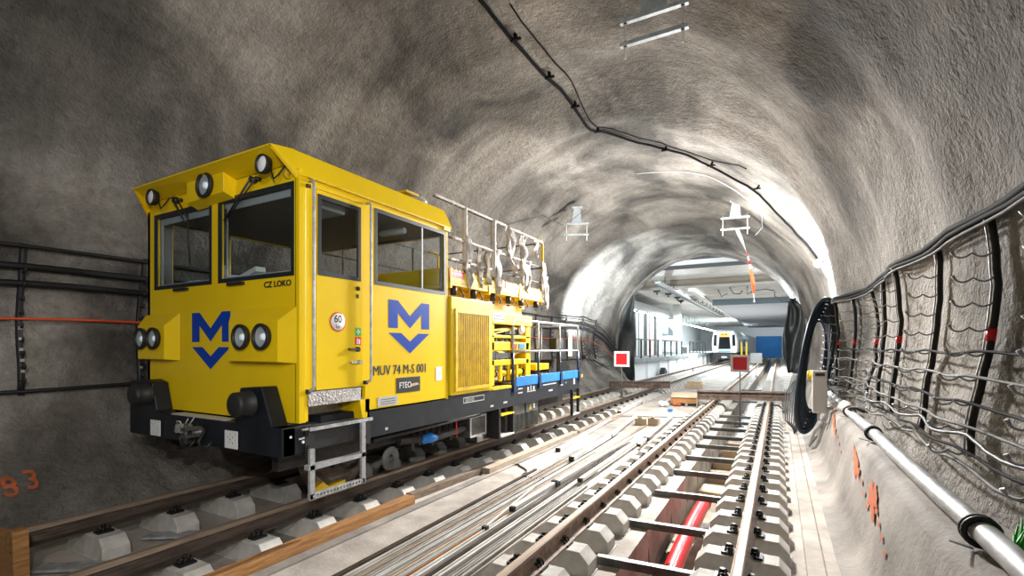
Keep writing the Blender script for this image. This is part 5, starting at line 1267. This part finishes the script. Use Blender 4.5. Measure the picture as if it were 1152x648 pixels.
# conductor tray under the ceiling
root = thing('overhead_tray', (-5.2, 40, 5.0), 'long overhead conductor tray running over the left track to the train', 'cable tray')
mb = M().use(GREY); mb.box(-5.32, -5.08, 24.3, 56, 4.78, 4.87); mb.use(SB); mb.box(-5.36, -5.32, 24.3, 56, 4.72, 4.93); mb.obj('tray', parent=root)
for k in range(13):
    y = 26+2.4*k; p = M().use(TIEM); p.cyl((-5.2, y, 4.85), (-5.2, y, 4.98 if 28.7 < y < 36.9 else 5.32), .025, n=6); p.box(-5.45, -4.95, y-.03, y+.03, 4.87, 4.92); p.obj('hanger', parent=root)
mb = M().use(emis('tube_light_glass', (.9, .97, 1.0), 14))
root = thing('cable_tray', (-4.5, 40, 4.8), 'white lit service tray beside the conductor tray', 'cable tray')
mb = M().use(WHITEM); mb.box(-4.5, -4.2, 28.8, 57, 4.80, 4.87)
for k in range(14): mb.box(-4.47, -4.43, 29+2*k, 29.05+2*k, 4.87, 4.98 if 29+2*k < 36.8 else 5.325)
mb.obj('tray', parent=root)
# cables and fittings on the ceiling
for k, pts in enumerate([[(-2.4, 29.5, 5.2), (-2.2, 29.5, 4.85), (-1.9, 29.6, 4.80), (-1.75, 29.6, 5.0)], [(-1.5, 29.5, 4.75), (-1.2, 29.5, 4.95), (-.6, 29.6, 5.0), (-.2, 29.6, 4.9)], [(-3.1, 30.5, 5.2), (-2.9, 30.5, 4.8), (-2.6, 30.5, 4.95)], [(-.2, 33, 4.9), (0.2, 33, 4.6), (.6, 33, 4.5), (.9, 33, 4.7)]]):
    mb = M().use(BLACK); mb.tube([(pts[0][0], pts[0][1], 4.98)]+[(x, y, z-.22) for x, y, z in pts], .035, 6); tag(mb.obj('loose_cable'), 'black cable end dangling from the station ceiling', 'cable', 'cable ends under the station ceiling')
for k, (x, y) in enumerate([(-6.3, 29.2), (-6.0, 31), (-5.9, 33.5), (-6.1, 36)]):
    mb = M().use(BLACK); mb.box(x-.18, x+.18, y-.1, y+.1, 4.86, 4.98); mb.cyl((x, y, 4.74), (x, y, 4.86), .06, n=8); tag(mb.obj('ceiling_fitting'), 'small dark fitting under the pale ceiling left of the tray', 'fitting', 'dark ceiling fittings')
# right-hand scaffold stair with pale treads
root = thing('scaffold', (1.7, 46, -.29), 'white slatted scaffold at the right side of the station', 'scaffold')
for k in range(5):
    p = M().use(WHITEM)
    for x in (1.2, 2.3): p.cyl((x, 38.5+4*k, -.29), (x, 38.5+4*k, 4.9), .05, n=8)
    p.obj('standard', parent=root)
for k in range(14): p = M().use(WHITEM); p.box(1.12, 2.35, 38.2, 55, .3+.34*k, .40+.34*k); p.obj('slat', parent=root)
# distant things
mb = M().use(BLUTARP); mb.box(-3.5, .45, 96.0, 96.2, -.33, 3.5); tag(mb.obj('tarpaulin'), 'blue tarpaulin closing the far end of the station', 'tarpaulin')
for x, lb in ((-3.65, 'yellow post right beside the train'), (-3.15, 'yellow post farther right of the train')): mb = M().use(YEL); mb.box(x-.09, x+.09, 60, 60.15, -.3, 2.2); mb.use(WHITE); mb.box(x-.1, x+.1, 59.98, 60.17, -.3, .4); tag(mb.obj('yellow_post'), lb, 'post', 'yellow posts right of the train')
mb = M().use(CLEAR); 
mb = M().use(GREY); 
for k in range(6): mb.box(-3.0+.0, -2.96, 61+3*k, 61.2+3*k, -.3, 2.9)
mb.box(-3.0, -2.96, 61, 76.2, 2.8, 2.9); mb.box(-3.0, -2.98, 61, 76.2, .6, 2.8) ; tag(mb.obj('partition'), 'pale partition fence between the distant tracks right of the train', 'fence')
mb = M().use(WHITE); mb.box(-7.6, -7.0, 44.8, 45.2, .98, 1.75); mb.use(TIEM); mb.box(-7.55, -7.05, 44.78, 44.8, 1.05, 1.65); tag(mb.obj('white_cabinet', bevel=.02), 'small white cabinet at the end of the near platform railing', 'cabinet')
mb = M().use(BLACK); mb.prism([(33.0, -.33), (34.2, -.33), (34.0, .05), (33.5, .25), (33.2, .1)], 'x', -6.98, -6.68); tag(mb.obj('rubble_bag'), 'black heap lying at the foot of the platform wall', 'bag')
mb = M().use(CARD); mb.box(-3.9, -3.1, 24, 24.6, -.3, -.1); mb.box(-3.8, -3.2, 24.1, 24.5, -.1, .02); tag(mb.obj('wood_stack'), 'low stack of boards between the tracks at the tunnel mouth', 'wood stack')

# ------------------------------------------------------------------ metro train
TX, TY = -5.28, 58.5
train = thing('metro_train', (TX, TY, 0), 'white metro train with dark windscreen and orange sign on the left track', 'train')
WB = mat('train_white', (.86, .88, .88), .3, coat=.3); DG = mat('train_dark_glass', (.012, .016, .02), .08)
def body(ys):
    vs = []
    for y, sx, zt in ys:
        for x, z in ((-1.30, 1.0), (-1.36, 1.3), (-1.36, 2.5), (-1.22, 3.15), (-.95, 3.55), (.95, 3.55), (1.22, 3.15), (1.36, 2.5), (1.36, 1.3), (1.30, 1.0)):
            vs.append((TX+x*sx, y, 1.0+(z-1.0)*zt))
    k = 10; f = [(j*k+i, j*k+(i+1) % k, (j+1)*k+(i+1) % k, (j+1)*k+i) for j in range(len(ys)-1) for i in range(k)]
    f += [tuple(range(k))[::-1], tuple(range((len(ys)-1)*k, len(ys)*k))]
    return vs, f
mb = M().use(WB); mb.add(*body([(TY, .90, .93), (TY+.25, .97, .98), (TY+.7, 1, 1), (TY+37, 1, 1)])); tb_ = mb.obj('car_body', parent=train, bevel=.04)
mb = M().use(DG); mb.prism([(TX-.62, 1.40), (TX+.62, 1.40), (TX+.62, 1.55), (TX+.52, 2.75), (TX-.52, 2.75), (TX-.62, 1.55)], 'y', TY-.06, TY+.02); mb.obj('windscreen', parent=tb_)
for s in (-1, 1): mb = M().use(DG); mb.prism([(TX+s*.82, 1.7), (TX+s*1.12, 1.8), (TX+s*1.05, 3.0), (TX+s*.78, 2.95)], 'y', TY-.04, TY+.06); mb.obj('corner_window', parent=tb_)
mb = M().use(emis('orange_display', (1.0, .30, .02), 2.2)); mb.box(TX-.48, TX+.48, TY-.08, TY-.05, 2.78, 3.14); mb.use(emis('red_display', (.8, .02, .02), 1.5)); mb.box(TX-.30, TX-.05, TY-.09, TY-.08, 2.95, 3.1); mb.box(TX+.02, TX+.30, TY-.09, TY-.08, 2.95, 3.1); mb.obj('destination_display', parent=tb_)
mb = M().use(mat('teal_stripe', (.02, .42, .40), .4)); mb.box(TX-.62, TX+.62, TY-.03, TY+.02, 1.06, 1.2); mb.obj('teal_stripe', parent=tb_)
mb = M().use(emis('train_lamp_glass', (.95, .97, 1), 4)); 
for s in (-1, 1): mb.box(TX+s*.95-.12, TX+s*.95+.12, TY-.03, TY+.02, 1.35, 1.47)
mb.obj('train_lamp', parent=tb_)
mb = M().use(UNDER); mb.box(TX-1.2, TX+1.2, TY+.15, TY+36, .25, .99); mb.box(TX-.95, TX+.95, TY-.1, TY+.3, .25, .97); mb.use(WHITE); mb.box(TX-.28, TX+.28, TY-.35, TY-.05, .42, .58); mb.use(GREY); mb.box(TX-.10, TX+.10, TY-.5, TY-.3, .38, .62)
mb.obj('underframe', parent=train, bevel=.02)
for y in (TY+1.5, TY+3.6, TY+14, TY+16): 
    for s in (-1, 1): w = M().use(DRAIL); w.lathe((-5.29+s*.68, y, .42), (s, 0, 0), [(0, 0), (0, .44), (.03, .44), (.035, .415), (.13, .415), (.13, 0)], 20); w.obj('wheel', parent=train)
for k in range(6): mb = M().use(DG); mb.box(TX+1.36, TX+1.37, TY+1.6+3*k, TY+3.6+3*k, 1.7, 2.6); mb.obj('side_window', parent=tb_)
